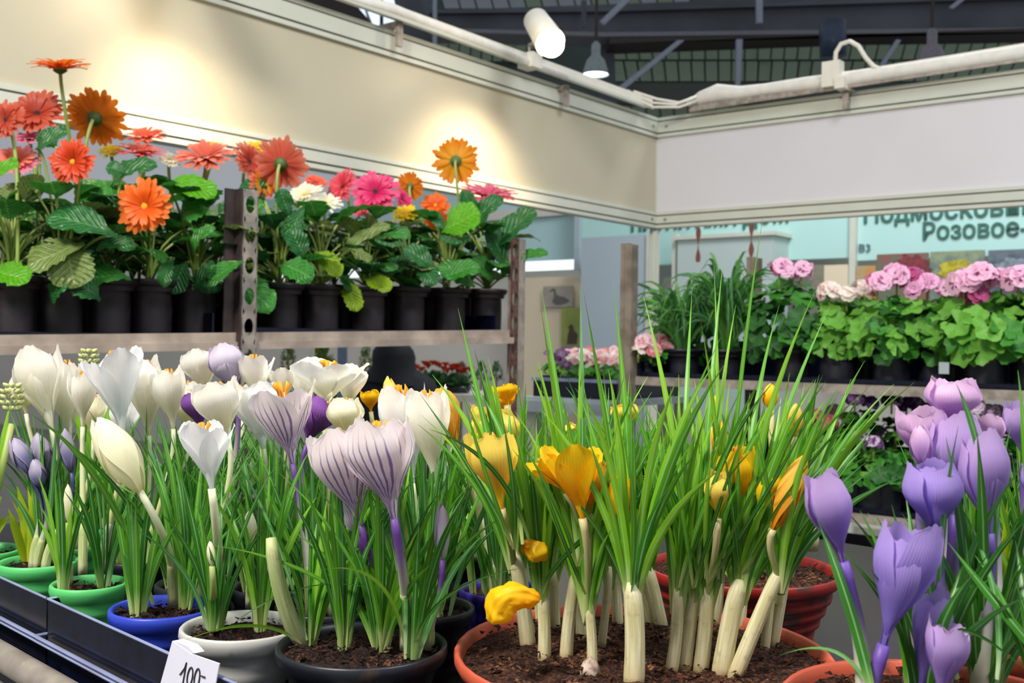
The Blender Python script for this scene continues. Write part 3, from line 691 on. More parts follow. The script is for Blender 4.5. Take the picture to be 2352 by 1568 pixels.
# ================================================================ PLANT PARTS
def frame(p, axis, roll=0.0, sx=1, sy=1, sz=1, ref=None):
    z = V(axis).normalized(); r = V(ref) if ref is not None else (V((0, 0, 1)) if abs(z.z) < .9 else V((0, 1, 0)))
    x = r.cross(z)
    if x.length < 1e-4: x = V((1, 0, 0)).cross(z)
    x.normalize(); y = z.cross(x)
    M = Matrix(((x.x, y.x, z.x, 0), (x.y, y.y, z.y, 0), (x.z, y.z, z.z, 0), (0, 0, 0, 1)))
    return Matrix.Translation(V(p)) @ M @ Matrix.Rotation(roll, 4, 'Z') @ Matrix.Diagonal((sx, sy, sz, 1))
def sm(x): x = max(0, min(1, x)); return x*x*(3-2*x)
def cro_petal(kind, inner=False):
    m = MB(); nu, nv = 6, 11; vs = []; uv = []; fs = []
    for j in range(nv+1):
        v = j/nv
        if kind == 'bud': r = .06+.44*math.sin(PI*min(1, v*.93+.03))**.8 if v < .93 else .16*(1-(v-.93)*8)
        elif kind == 'cup': r = .055+.445*sm(v/.76)**1.15-.06*sm((v-.74)/.26)
        elif kind == 'tight': r = .055+.445*sm(v/.68)**1.1-.17*sm((v-.66)/.34)
        else: r = .055+.34*sm(v/.7)**1.15+.16*sm((v-.5)/.5)
        w = .06+.43*sm(v/.66)**1.1 if v < .66 else .49*math.sqrt(max(0, 1-((v-.66)/.36)**2.1))
        if kind == 'open': w *= .88
        if inner: r *= .86; w *= .92
        z = v*(.93 if inner else 1)
        for i in range(nu+1):
            u = -1+2*i/nu; az = u*w/max(r, .2)*1.0
            az = max(-1.25, min(1.25, az)); rr_ = r*(1+.10*u*u*(1 if not inner else .4))
            # ruffled tip
            zz = z-.035*u*u*sm(v)*1.0+.012*math.sin(7*u+3*v)*sm(v)
            vs.append((rr_*math.cos(az), rr_*math.sin(az), zz)); uv.append((i/nu, v))
    for j in range(nv):
        for i in range(nu): a = j*(nu+1)+i; fs.append((a, a+1, a+nu+2, a+nu+1))
    m.add(vs, fs, uv); return m
PET = {}
def petal_mesh(kind, inner, mat):
    k = (kind, inner, mat.name)
    if k not in PET: PET[k] = cro_petal(kind, inner).mesh('petal', mat, True)
    return PET[k]
FUN = {}
def funnel_mesh(mat, stig):
    k = (mat.name, stig)
    if k not in FUN:
        m = MB(); m.lathe([(.035, -.06), (.05, 0), (.075, .1), (.11, .2), (.14, .27)], 12)
        n0 = len(m.f)
        if stig:
            for q in range(3):
                a = 2*PI*q/3; d = V((math.cos(a), math.sin(a), 0)); m.tube([(0, 0, .1), V((0, 0, .6))+d*.03, V((0, 0, .86))+d*.08, V((0, 0, .93))+d*.14], [.012, .02, .03, .05], 6)
            m.tube([(0, 0, .1), (0, 0, .7), (0, 0, .95)], [.012, .02, .04], 6)
        me = m.mesh('flower', [mat, M_stig], True)
        for i, p in enumerate(me.polygons): p.material_index = 0 if i < n0 else 1
        FUN[k] = me
    return FUN[k]
def crocus_flower(base, tip, wid, kind, mat, parent, stig=True, roll=None, label=None, inner=True):
    ax = tip-base; L = ax.length; roll = R.uniform(0, 1.05) if roll is None else roll
    M = frame(base, ax, 0, wid, wid, L)
    f = link('flower', funnel_mesh(mat, stig), parent, M)
    if label: f['label'] = label
    for k in range(6):
        inn = k % 2 == 1
        if inn and not inner: continue
        T = M @ Matrix.Rotation(roll+k*PI/3+R.uniform(-.1, .1), 4, 'Z') @ Matrix.Rotation(R.uniform(-.05, .13), 4, 'Y') @ Matrix.Diagonal((1, 1, R.uniform(.93, 1.03), 1))
        link('petal', petal_mesh(kind, inn, mat), f, T)
    return f
def bez(a, b, c, n): return [(a*(1-t)**2+b*2*t*(1-t)+c*t*t) for t in [i/n for i in range(n+1)]]
def bez3(a, b, c, d, n): return [(a*(1-t)**3+b*3*t*(1-t)**2+c*3*t*t*(1-t)+d*t**3) for t in [i/n for i in range(n+1)]]
def blade(pts, wid, mat, parent, fold=.35, side=None, name='leaf', prof=None):
    n = len(pts)-1; vs = []; uv = []; fs = []
    t0 = (pts[1]-pts[0]).normalized()
    if side is None:
        a = R.uniform(-.9, .9); side = V((math.cos(a), math.sin(a), 0))
    side = side-t0*side.dot(t0)
    if side.length < .05: side = V((1, 0, 0))
    side.normalize()
    for i, p in enumerate(pts):
        t = (pts[min(i+1, n)]-pts[max(i-1, 0)]).normalized(); side = (side-t*side.dot(t)).normalized(); nr = t.cross(side)
        v = i/n; w = wid/2*((.55+.45*sm(v/.2))*(1-sm((v-.55)/.45))**.8+.04) if prof is None else wid/2*prof(v)
        vs += [p-side*w+nr*w*fold, p, p+side*w+nr*w*fold]; uv += [(0, v), (.5, v), (1, v)]
    for i in range(n): fs += [(3*i, 3*i+1, 3*i+4, 3*i+3), (3*i+1, 3*i+2, 3*i+5, 3*i+4)]
    c = pts[0]; m = MB().add(vs, fs, uv)
    return link(name, m.mesh(name, mat, True, c), parent, Matrix.Translation(c))
def fan(c, n, hmin, hmax, spread, parent, mats, wid=(.0028, .0042), lean=V((0, 0, 0)), droop=.25, r0=.004):
    for i in range(n):
        a = R.uniform(0, 2*PI); q = R.random()**.7*spread; h = R.uniform(hmin, hmax)
        out = V((math.cos(a), math.sin(a)*.8, 0))*q+lean*h
        b = c+V((math.cos(a), math.sin(a), 0))*r0*R.random()
        tip = b+out+V((0, 0, h*(1-droop*(q/max(h, .01))**2*.6)))
        ctl = b+out*.25+V((0, 0, h*.62))
        ctl += V((R.uniform(-.004, .004), R.uniform(-.004, .004), 0))
        blade(bez(b, ctl, tip, 8), R.uniform(*wid), R.choice(mats), parent)

def make_pot(c, r, h, mat, parent, ribs=3, lip=.0035, taper=.74, soil=M_soil, soil_d=.006, n=40, rimmat=None):
    """c = centre of the rim plane; pot hangs below"""
    pr = [(0, -h), (r*taper, -h)]
    for i in range(ribs+1):
        t = i/(ribs+1); z = -h+t*(h-.012); rr_ = r*(taper+(1-taper)*.9*t)
        pr += [(rr_, z+.001), (rr_+.0008, z+(h-.012)/(ribs+1)*.5), (rr_, z+(h-.012)/(ribs+1)*.92)]
    pr += [(r*.965, -.010), (r*.975, -.0095), (r+.0, -.008), (r+lip*.4, -.004), (r+lip*.3, -.0005), (r, .0006), (r-lip*.5, -.0005), (r-lip*.8, -.004), (r*.93-lip, -.02)]
    MB().lathe(pr, n, c).build('pot', mat, parent, True)
    # soil: displaced disc plus crumbs
    m = MB(); rs = r-lip*.7; vs = [V((c.x, c.y, c.z-soil_d+.002))]; uv = [(.5, .5)]; fs = []; NR = 9
    for j in range(1, NR+1):
        for k in range(n):
            a = 2*PI*k/n; q = rs*j/NR; x, y = c.x+q*math.cos(a), c.y+q*math.sin(a)
            z = c.z-soil_d+(noise.noise(V((x*90, y*90, 1.3)))*.005+noise.noise(V((x*260, y*260, 4)))*.003)*(1 if j < NR else .2)
            vs.append(V((x, y, z))); uv.append((.5, .5))
    for k in range(n): fs.append((0, 1+k, 1+(k+1) % n))
    for j in range(NR-1):
        for k in range(n): a = 1+j*n+k; b_ = 1+j*n+(k+1) % n; fs.append((a, b_, b_+n, a+n))
    m.add(vs, fs, uv)
    for i in range(int(60+9000*r*r*12)):
        a = R.uniform(0, 2*PI); q = rs*.97*math.sqrt(R.random()); s = R.uniform(.0006, .0022) if i % 4 else R.uniform(.002, .0042)
        p = V((c.x+q*math.cos(a), c.y+q*math.sin(a), c.z-soil_d+R.uniform(0, .003)))
        m.add([p+V((R.uniform(-s, s), R.uniform(-s, s), R.uniform(0, s))) for _ in range(4)], [(0, 1, 2), (0, 2, 3), (0, 3, 1), (1, 3, 2)])
    m.build('soil', soil, parent, False)

# ================================================================ FOREGROUND TROLLEY
u45 = V((.7071, -.7071, 0)); FT = Fr((-.2, .58), (.7071, -.7071))     # line x+y=.38
SH = CAMZ-.222
ft = thing('flower_trolley', (0.1, .6, 0), 'steel trolley shelf in the foreground carrying all the crocus pots', 'trolley')
m = MB(); FT.box(m, -.75, .55, -.85, -.008, SH-.02, SH); m.build('shelf_board', M_black, ft)
m = MB(); p0, p1 = FT.pt(-.75, 0, SH+.004), FT.pt(.55, 0, SH+.004)
m.tube([p0, p1], .009, 12); m.build('front_rail', M_steel, ft, True)
for aa in (-.74, .54):
    for nn in (-.02, -.84): m = MB(); FT.box(m, aa-.015, aa+.015, nn-.015, nn+.015, 0, SH-.02); m.build('leg', M_steel, ft)
def tray(a0, a1, n0, label, zt_=None, depth=.13):
    root = thing('nursery_tray', FT.pt((a0+a1)/2, n0-.05, SH), label, 'tray')
    m = MB(); fl = .006; zt_ = zt_ or FT.hit(110, 1375, n0)[1]
    zb_ = SH+.002
    for A0, A1, N0, N1 in ((a0, a1, n0-.002, n0), (a0, a0+.002, n0-.03, n0), (a1-.002, a1, n0-depth, n0)): FT.box(m, A0, A1, N0, N1, zb_, zt_ if N1 == n0 and A1-A0 > .01 or A0 == a0 else zb_+.006)
    FT.box(m, a0, a1, n0-depth, n0, zb_-.001, zb_+.001); m.build('tray_body', M_tray, root)
    m = MB(); c0, c1, c2, c3 = FT.pt(a0, n0, zt_), FT.pt(a1, n0, zt_), FT.pt(a1, n0-depth, zt_), FT.pt(a0, n0-depth, zt_)
    m.tube([c0, c1], .0009, 6); m.tube([c0, FT.pt(a0, n0-.03, zt_)], .0009, 6); m.build('rolled_rim', M_trayedge, root)
    m = MB(); q = FT.hit(88, 1450, n0)[1]
    m.tube([FT.pt(a0-fl, n0+fl, q), FT.pt(a1+fl, n0+fl, q)], .0013, 6); m.tube([FT.pt(a0-fl, n0+fl, q), FT.pt(a0-fl, n0-depth, q)], .0012, 6)
    m.tube([FT.pt(a0-fl, n0+fl, q-.003), FT.pt(a1+fl, n0+fl, q-.003)], .001, 6)
    m.build('bottom_lip', M_trayedge, root)
NT0 = -.0156                                     # line x+y=.402
aT0 = FT.hit(110, 1375, NT0)[0]; aTT = FT.hit(98, 1375, NT0)[0]
TRL = .105-aT0
tray(aT0, aT0+TRL, NT0, 'glossy black tray holding the blue and white pots, price card on it')
tray(aT0-.012-.25, aT0-.012, NT0-.004, 'glossy black tray under the green pot at the left edge')
# price card
pc = [ (398, 1471), (440, 1500), (506, 1523), (484, 1640), (362, 1600)]
a_, z_ = FT.hit(398, 1471, NT0+.004); a2_, z2_ = FT.hit(506, 1523, NT0+.004)
P = []
for px, py in pc:
    a, z = FT.hit(px, py, NT0+.003); P.append(FT.pt(a, NT0+.003, z))
card = MB().extrude(P, FT.n*.0006).build('price_card', plain('white_card', '#dcdcec', .6, var=.02))
tag(card, 'white paper price card reading 100- hung on the black tray', 'card')
fp = [(398, 1471), (432, 1484), (446, 1500), (440, 1500)]
P = []
for px, py in fp: a, z = FT.hit(px, py, NT0+.001); P.append(FT.pt(a, NT0+.001, z))
MB().extrude(P, -FT.n*.006).build('folded_flap', plain('card_flap', '#d4d2e0', .6, var=.02), card)
ink = plain('dark_ink', '#26262e', .5)
def stroke(pts):
    P = []
    for px, py in pts: a, z = FT.hit(px, py, NT0+.0040); P.append(FT.pt(a, NT0+.0040, z))
    MB().tube(P, .0004, 6).build('ink_stroke', ink, card)
stroke([(413, 1549), (424, 1534), (428, 1521), (424, 1545), (419, 1572)])
def oval(cx, cy, rx, ry, sl): stroke([(cx+rx*math.cos(t)+sl*math.sin(t), cy-ry*math.sin(t)) for t in [PI/2+2*PI*i/16 for i in range(17)]])
oval(436, 1553, 6, 21, 3); oval(452, 1557, 6, 22, 3); stroke([(462, 1552), (471, 1555)])

# ================================================================ CROCUS POTS
CP = []
def cpot(cx, cy, r, mat, label, h=.17, ph=None, soil=M_soil, ribs=3, name='potted_crocus', cat='potted plant'):
    c = at_drop(cx, cy, h); ph = ph or (c.z-SH-.003)
    sh_ = 1.4142*(r+.0035)-(c.x+c.y-.4045)
    if sh_ > 0: c += V((.5, .5, 0))*sh_
    root = thing(name, (c.x, c.y, c.z-ph), label, cat)
    make_pot(c, r, ph, mat, root, ribs, soil=soil); CP.append((label, c, r))
    root_c = c.copy(); return root, root_c
def stem(base, top, r0, r1, mat, parent, bend=None, name='stem', n=8):
    mid = (base+top)/2+(bend if bend is not None else V((0, 0, 0))); P = bez(base, mid, top, 7)
    return MB().tube(P, [r0+(r1-r0)*i/7 for i in range(8)], n).build(name, mat, parent, True)
def flower(root, c, base, tip, wpx, kind, mat, smat, dD=0.0, foot=None, stig=True, sheath=M_sheathg, label=None, sh=.45, tdd=0, thick=1.0, D=None, roll=None):
    """base/tip: where the cup starts/ends in the view; stands at the pot's distance + dD"""
    D = D or c.y+dD
    B = W(*base, D); T = W(*tip, D+tdd); wd = wpx/F*D
    crocus_flower(B, T, wd, kind, mat, root, stig, label=label, roll=roll)
    if foot is None: f = V((c.x+(B.x-c.x)*.35, D, c.z-.006))
    else:
        f = at_drop(foot[0], foot[1], CAMZ-c.z+.005)
    # keep foot in the pot
    ax = (T-B).normalized(); r1 = wd*.042+.0006
    P = bez3(f, f+V((0, 0, .03)), B-ax*.035, B, 12)
    MB().tube(P, [max(r1, .0020)*thick*(1.35-.5*i/12) for i in range(13)], 9).build('stem', smat, root, True)
    k = max(3, int(12*sh)); rr_ = max(r1, .0020)*thick
    MB().tube(P[:k+1], [rr_*(1.7-.3*(i/k)**2) for i in range(k-1)]+[rr_*1.3, rr_*.98], 9).build('sheath', sheath, root, True)
    return f
GL = L_cro
mixA = [GL[0], GL[0], GL[1], GL[1], GL[3]]; mixB = [GL[0], GL[2], GL[2], GL[0], GL[1]]

def L2(root, base, ctl, tip, wpx, mat, D0, D1=None, D2=None, n=12):
    D1 = D1 or D0; D2 = D2 or D1
    return blade(bez(W(*base, D0), W(*ctl, D1), W(*tip, D2), n), wpx/F*D0, mat, root, .3, side=V((1, .2, .3)))
# --- far-left green pot, faded lilac
r, c = cpot(57, 1292, .0276, M_potgreen, 'bright green pot of faded lilac crocuses at the left edge')
for b_, t_, w_, m_ in (((72, 1092), (28, 1000), 42, P_faded), ((112, 1105), (88, 992), 52, P_faded), ((165, 1085), (150, 985), 34, P_faded), ((98, 1120), (78, 1052), 36, P_faded), ((132, 1130), (124, 1075), 26, P_faded)):
    flower(r, c, b_, t_, w_, 'bud', m_, stem_mat('dark_lilac_stem', '#c9cfb0', '#3a3a66', .35, .9), dD=R.uniform(-.02, .02), stig=False)
fan(c+V((.004, 0, -.005)), 26, .06, .12, .03, r, [GL[1], GL[3], GL[0]])
fan(c+V((-.012, .01, -.005)), 8, .04, .07, .02, r, [L_ylw], wid=(.006, .009))
# --- second green pot, white
r, c = cpot(205, 1338, .0245, M_potgreen, 'small green pot on the black tray, second pot from the left', soil=M_soilr)
flower(r, c, (282, 990), (262, 795), 108, 'open', P_white2, S_white, .05, foot=(235, 1312), sheath=M_sheathw)
flower(r, c, (190, 980), (192, 845), 60, 'cup', P_white, S_white, .06, foot=(190, 1320))
flower(r, c, (158, 1200), (156, 1110), 20, 'bud', P_cream, S_green, .0, foot=(152, 1345), stig=False, thick=1.3)
fan(c+V((-.014, -.008, -.005)), 7, .05, .10, .02, r, mixB)
fan(c+V((.01, 0, -.005)), 16, .06, .11, .04, r, mixA)
# --- blue pot
r, c = cpot(368, 1394, .031, M_potblue, 'blue pot on the black tray with a closed cream bud above it')
flower(r, c, (322, 1128), (222, 958), 82, 'bud', P_cream, S_white, -.01, foot=(400, 1392), stig=False, label='closed cream bud', thick=1.25)
fan(c+V((-.014, -.004, -.006)), 11, .05, .085, .03, r, mixA, wid=(.004, .006))
fan(c+V((.012, .008, -.006)), 14, .06, .12, .05, r, mixA)
L2(r, (352, 1388), (250, 1060), (70, 950), 14, GL[0], .69, .66, .62)
L2(r, (405, 1385), (330, 1130), (130, 1000), 11, GL[1], .70, .67, .64)
# --- white pot
r, c = cpot(555, 1436, .0345, M_potwhite, 'white round pot right of the blue pot behind the price card', soil=M_soil, ribs=1)
flower(r, c, (486, 1122), (465, 962), 102, 'open', P_white2, S_white, -.015, foot=(505, 1420), label='crisp white flower with orange stigma', thick=1.3)
flower(r, c, (487, 1300), (482, 1240), 18, 'bud', P_cream, S_green, -.02, foot=(480, 1432), stig=False)
flower(r, c, (575, 1245), (572, 1170), 30, 'bud', P_cream, S_green, .02, foot=(575, 1395), stig=False)
fan(c+V((-.016, .0, -.006)), 14, .06, .11, .05, r, mixA)
fan(c+V((.008, .008, -.006)), 14, .06, .12, .05, r, mixB)
L2(r, (545, 1425), (760, 1270), (960, 1400), 9, GL[3], .63, .60, .58)
# --- black pot with striped crocuses
r, c = cpot(832, 1478, .0465, M_potblk, 'black pot with the two large purple striped white crocuses', soil=M_soil, ribs=0)
flower(r, c, (905, 1190), (868, 955), 158, 'cup', P_stripe, S_purp, -.022, foot=(935, 1490), label='large purple striped flower, right one', thick=1.25, sh=.55, roll=.15)
flower(r, c, (828, 1205), (762, 975), 138, 'cup', P_stripe, S_purp, .0, foot=(888, 1448), label='striped flower behind, left one', thick=1.2, sh=.5, roll=.7)
flower(r, c, (820, 1225), (790, 1140), 40, 'bud', P_stripe, S_purp, .01, foot=(870, 1455), stig=False)
flower(r, c, (1016, 1285), (1015, 1152), 34, 'bud', P_lilacW, S_purp, -.01, foot=(985, 1490), stig=False, label='slim closed lilac white bud', sh=.3)
f0 = at_drop(695, 1478, CAMZ-c.z+.006)
MB().tube(bez(f0, W(640, 1390, .60), W(622, 1235, .60), 8), [.0052, .0051, .005, .0048, .0046, .0044, .0042, .004, .0028], 10).build('sheath', M_sheathg, r, True)['label'] = 'thick pale bare sheath'
fan(f0+V((.004, -.002, 0)), 11, .05, .085, .03, r, mixB)
fan(c+V((.010, .006, -.006)), 24, .05, .12, .05, r, mixB)
fan(c+V((.028, -.006, -.006)), 14, .05, .11, .05, r, mixA)
fan(c+V((-.012, .010, -.006)), 14, .05, .11, .04, r, mixA)
L2(r, (950, 1492), (985, 1330), (1230, 1300), 12, GL[1], .59, .56, .55)
L2(r, (930, 1485), (900, 1270), (730, 1310), 8, GL[2], .60, .56, .55)
L2(r, (692, 1478), (600, 1400), (425, 1470), 9, GL[2], .607, .585, .58)
L2(r, (960, 1490), (1010, 1250), (1170, 1180), 10, GL[0], .60, .58, .6)
L2(r, (895, 1470), (760, 1290), (490, 1252), 9, GL[0], .61, .6, .6)
L2(r, (705, 1470), (640, 1200), (520, 1020), 8, GL[3], .61, .62, .64)
L2(r, (880, 1472), (820, 1240), (640, 1085), 8, GL[0], .61, .58, .6)
L2(r, (890, 1470), (980, 1210), (1090, 1100), 8, GL[0], .61, .6, .62)
# --- pots behind
def back(cx, cy, rad, mat, label, fl, leaves=22, soil=M_soil, hh=(.06, .125), sp=.05, mats=None, mh=.17):
    r, c = cpot(cx, cy, rad, mat, label, soil=soil, h=mh)
    for (b_, t_, w_, k_, m_, s_m, *o_) in fl: flower(r, c, b_, t_, w_, k_, m_, s_m, dD=(o_[0] if o_ else R.uniform(-.02, .02)))
    fan(c+V((0, 0, -.005)), int(leaves*1.9), hh[0], hh[1], sp, r, mats or mixA, wid=(.0024, .004), r0=.022)
    return r, c
back(752, 1388, .032, M_potblk, 'black pot directly behind the black pot of striped crocuses', [
    ((672, 1062), (642, 868), 138, 'open', P_stripe, S_purp, -.02), ((705, 1020), (745, 912), 95, 'cup', P_dark, S_purp, .03), ((800, 1010), (786, 908), 80, 'tight', P_cream, S_white, -.01)], 22, M_soilr)
back(975, 1392, .031, M_potblk, 'black pot of white crocuses behind the slim lilac bud', [
    ((948, 1110), (918, 872), 100, 'cup', P_white2, S_white, .03), ((1000, 1110), (975, 885), 95, 'cup', P_white, S_white, .0), ((905, 1000), (892, 862), 40, 'bud', P_yel2, S_yel, .03)], 26, M_soil)
back(1150, 1350, .028, M_potpurple, 'purple pot behind the left rim of the big terracotta pot', [
    ((1055, 1040), (990, 905), 92, 'cup', P_yorg, S_yel, .0), ((1105, 1180), (1098, 1080), 26, 'bud', P_cream, S_white, .0)], 14, M_soilr)
back(452, 1338, .027, M_potblk, 'black pot behind the blue pot with white crocuses', [
    ((525, 1010), (492, 872), 112, 'cup', P_white, S_white, -.03), ((475, 905), (450, 800), 78, 'cup', P_white, S_white, .04), ((540, 900), (508, 790), 82, 'tight', P_lilacW, S_purp, .02), ((460, 985), (450, 900), 66, 'cup', P_dark, S_purp, .02)], 24)
back(625, 1345, .027, M_potblk, 'black pot behind the white pot with white crocuses', [
    ((605, 1030), (588, 880), 105, 'cup', P_white2, S_white, .0), ((592, 925), (580, 808), 70, 'open', P_white, S_white, .03), ((655, 930), (648, 840), 60, 'open', P_white, S_white, .04)], 24)
back(325, 1278, .030, M_potblk, 'dark pot in the second row with tall white crocuses above the cream bud', [
    ((342, 1000), (333, 818), 76, 'tight', P_white, S_white, .0), ((398, 985), (385, 840), 72, 'cup', P_white, S_white, -.02), ((432, 990), (430, 890), 60, 'tight', P_cream, S_white, .02), ((285, 1020), (290, 910), 60, 'cup', P_white2, S_white, .03)], 26)
back(150, 1250, .028, M_potgreen, 'green pot in the second row, tall white crocuses at far left', [
    ((118, 985), (78, 795), 100, 'cup', P_white, S_white, .0), ((160, 1000), (150, 818), 82, 'tight', P_white, S_white, .03), ((60, 950), (48, 860), 60, 'tight', P_cream, S_white, .04), ((215, 1010), (212, 900), 60, 'cup', P_cream, S_white, .0)], 26)
back(795, 1305, .031, M_potblk, 'dark pot in the second row below the big open white crocus', [
    ((748, 930), (752, 822), 142, 'open', P_white, S_white, -.02), ((800, 940), (806, 845), 70, 'open', P_white, S_white, .03), ((700, 940), (690, 850), 50, 'open', P_white, S_white, .04)], 26)
back(972, 1290, .030, M_potblk, 'dark pot in the second row with small yellow crocuses', [
    ((852, 945), (848, 895), 44, 'cup', P_yel, S_yel, .0), ((1160, 960), (1155, 890), 55, 'cup', P_yel, S_yel, .0), ((1100, 1000), (1108, 930), 50, 'cup', P_yel2, S_yel, .02)], 26)
back(480, 1240, .032, M_potblk, 'dark pot in the back row with small white crocuses, left of centre', [
    ((430, 950), (425, 870), 60, 'cup', P_white, S_white, .0), ((555, 960), (545, 880), 56, 'cup', P_white, S_white, .0)], 30)
back(655, 1225, .032, M_potblk, 'dark pot in the back row behind the striped crocus, mostly leaves', [], 34)
back(1110, 1262, .034, M_potblk, 'dark pot in the back row under the leaning leaves, mostly leaves', [
    ((1135, 1000), (1118, 940), 60, 'cup', P_yel2, S_yel, .0)], 34)
# hyacinths at far left
def hyacinth(cx, cy, label, bud_px, h=.17, D=None):
    c = at_drop(cx, cy, h); r = thing('potted_hyacinth', (c.x, c.y, SH), label, 'potted plant')
    make_pot(c, .028, c.z-SH-.003, M_potgreen, r)
    for i in range(12):
        a = R.uniform(0, 2*PI); q = R.uniform(.005, .03); hh = R.uniform(.09, .135)
        blade(bez(c+V((0, 0, -.006)), c+V((math.cos(a)*q*.4, math.sin(a)*q*.4, hh*.6)), c+V((math.cos(a)*q, math.sin(a)*q, hh)), 8), R.uniform(.008, .012), GL[2], r, .5)
    for i in range(6):
        a = R.uniform(0, 2*PI); q = R.uniform(.01, .03); hh = R.uniform(.04, .08)
        blade(bez(c+V((0, 0, -.006)), c+V((math.cos(a)*q*.6, math.sin(a)*q*.4, hh*.6)), c+V((math.cos(a)*q, math.sin(a)*q, hh*.6)), 8), .008, L_ylw, r, .4)
    B = W(*bud_px, c.y); MB().tube([c+V((0, 0, -.006)), B-V((0, 0, .02))], [.003, .0025], 8).build('stem', S_green, r, True)
    m = MB()
    for j in range(5):
        for k in range(6):
            a = 2*PI*(k+.5*j)/6; z = (j-2)*.0045; q = .0055*math.cos((j-2)*.45); p = B+V((q*math.cos(a), q*math.sin(a), z)); d = V((math.cos(a), math.sin(a), .8)).normalized()
            m.tube([p, p+d*.002, p+d*.005], [.001, .0022, .0006], 6)
    m.build('flower_spike', plain('greenish_bud', '#cbd28a', .5), r, True)
hyacinth(-40, 1262, 'green leaved hyacinth with a pale bud, cut by the left edge', (28, 915))
hyacinth(232, 1205, 'hyacinth with a greenish bud between the tall white crocuses', (204, 832))

# ================================================================ BIG TERRACOTTA POT, YELLOW CROCUSES
yr, yc = cpot(1475, 1493, .103, M_potterra, 'wide terracotta pot of yellow crocuses with thick pale stems', soil=M_soilr, ribs=0)
def yD(px, py): return at_drop(px, py, CAMZ-yc.z+.006)
SHT = [((1215,1485),(1180,1262),36), ((1250,1508),(1245,1362),30), ((1300,1508),(1326,1300),30), ((1360,1532),(1350,1372),24), ((1455,1566),(1450,1335),48), ((1540,1538),(1556,1350),30),
       ((1568,1530),(1592,1350),38), ((1608,1535),(1626,1345),36), ((1655,1545),(1700,1330),46), ((1682,1552),(1795,1300),36), ((1772,1482),(1812,1270),28), ((1420,1432),(1408,1284),26),
       ((1522,1436),(1488,1300),30), ((1492,1430),(1462,1330),24), ((1640,1430),(1652,1290),26), ((1335,1460),(1340,1330),24), ((1580,1425),(1590,1280),24), ((1755,1490),(1775,1330),22), ((1700,1440),(1720,1290),24), ((1275,1440),(1268,1300),24),
       ((1380,1480),(1400,1300),20), ((1222,1462),(1200,1290),24)]
for i, (b_, t_, w_) in enumerate(SHT):
    B = yD(*b_); D = B.y; T = W(*t_, D+.004); r0 = w_/2/F*D
    MB().tube(bez(B-V((0, 0, .004)), (B+T)/2+V((R.uniform(-.003, .003), 0, 0)), T, 8), [r0*1.0, r0*1.03, r0, r0*.98, r0*.97, r0*.95, r0*.93, r0*.88, r0*.55], 12).build('sheath', M_sheath, yr, True)
    leanx = (T.x-B.x)/(T.z-B.z)*.55+((t_[0]-1475)/1000)*.25
    nl = 22 if w_ > 28 else 14
    fan(T+V((0, 0, -.014)), nl, .06, .132, .045 if w_ < 40 else .06, yr, mixB, wid=(.0026, .0046), lean=V((leanx, 0, 0)), r0=.003)
# upright dense leaves of the right half and crossing ones
for (b_, c2, t_, w_, k) in (((1175,1250),(1120,1000),(1052,708),13,0), ((1200,1250),(1180,980),(1082,880),12,0), ((1215,1240),(1160,1040),(985,985),10,1), ((1180,1260),(1100,1090),(965,905),11,1),
        ((1330,1300),(1300,1000),(1243,660),13,0), ((1345,1300),(1290,1020),(1240,690),11,2), ((1450,1330),(1450,1000),(1408,650),13,0), ((1440,1330),(1400,1000),(1340,668),11,0), ((1330,1300),(1345,1050),(1332,655),12,1),
        ((1455,1330),(1400,960),(1350,745),12,0), ((1700,1320),(1720,1000),(1872,668),13,2), ((1720,1320),(1760,1000),(1908,700),11,0), ((1600,1350),(1620,1000),(1660,605),13,0), ((1640,1340),(1660,1000),(1640,610),12,2),
        ((1590,1340),(1560,1000),(1478,680),13,2), ((1560,1340),(1570,980),(1590,660),12,0), ((1800,1290),(1840,1100),(1965,870),11,0), ((1820,1280),(1880,1120),(2000,990),10,2), ((1790,1290),(1860,1120),(1955,870),9,2),
        ((1460,1340),(1500,1100),(1655,775),14,0), ((1450,1340),(1410,1130),(1255,1290),9,1), ((1245,1365),(1260,1270),(1520,1110),14,1), ((1180,1260),(1130,1120),(1060,1030),9,0), ((1815,1270),(1870,1150),(2032,950),9,3),
        ((1795,1290),(1900,1130),(1990,1060),9,1), ((1690,1330),(1800,1120),(1980,925),10,0), ((1660,1340),(1690,900),(1752,500),10,0), ((1620,1330),(1640,960),(1690,700),11,2), ((1650,1330),(1660,1000),(1610,740),11,2), ((1700,1320),(1710,960),(1790,700),11,0)):
    B = W(*b_, .58); blade(bez(B, W(*c2, .58+R.uniform(-.02, .02)), W(*t_, .60+R.uniform(-.05, .05)), 12), w_/F*.58, GL[k], yr, .3, side=V((1, R.uniform(-.5, .5), 0)))
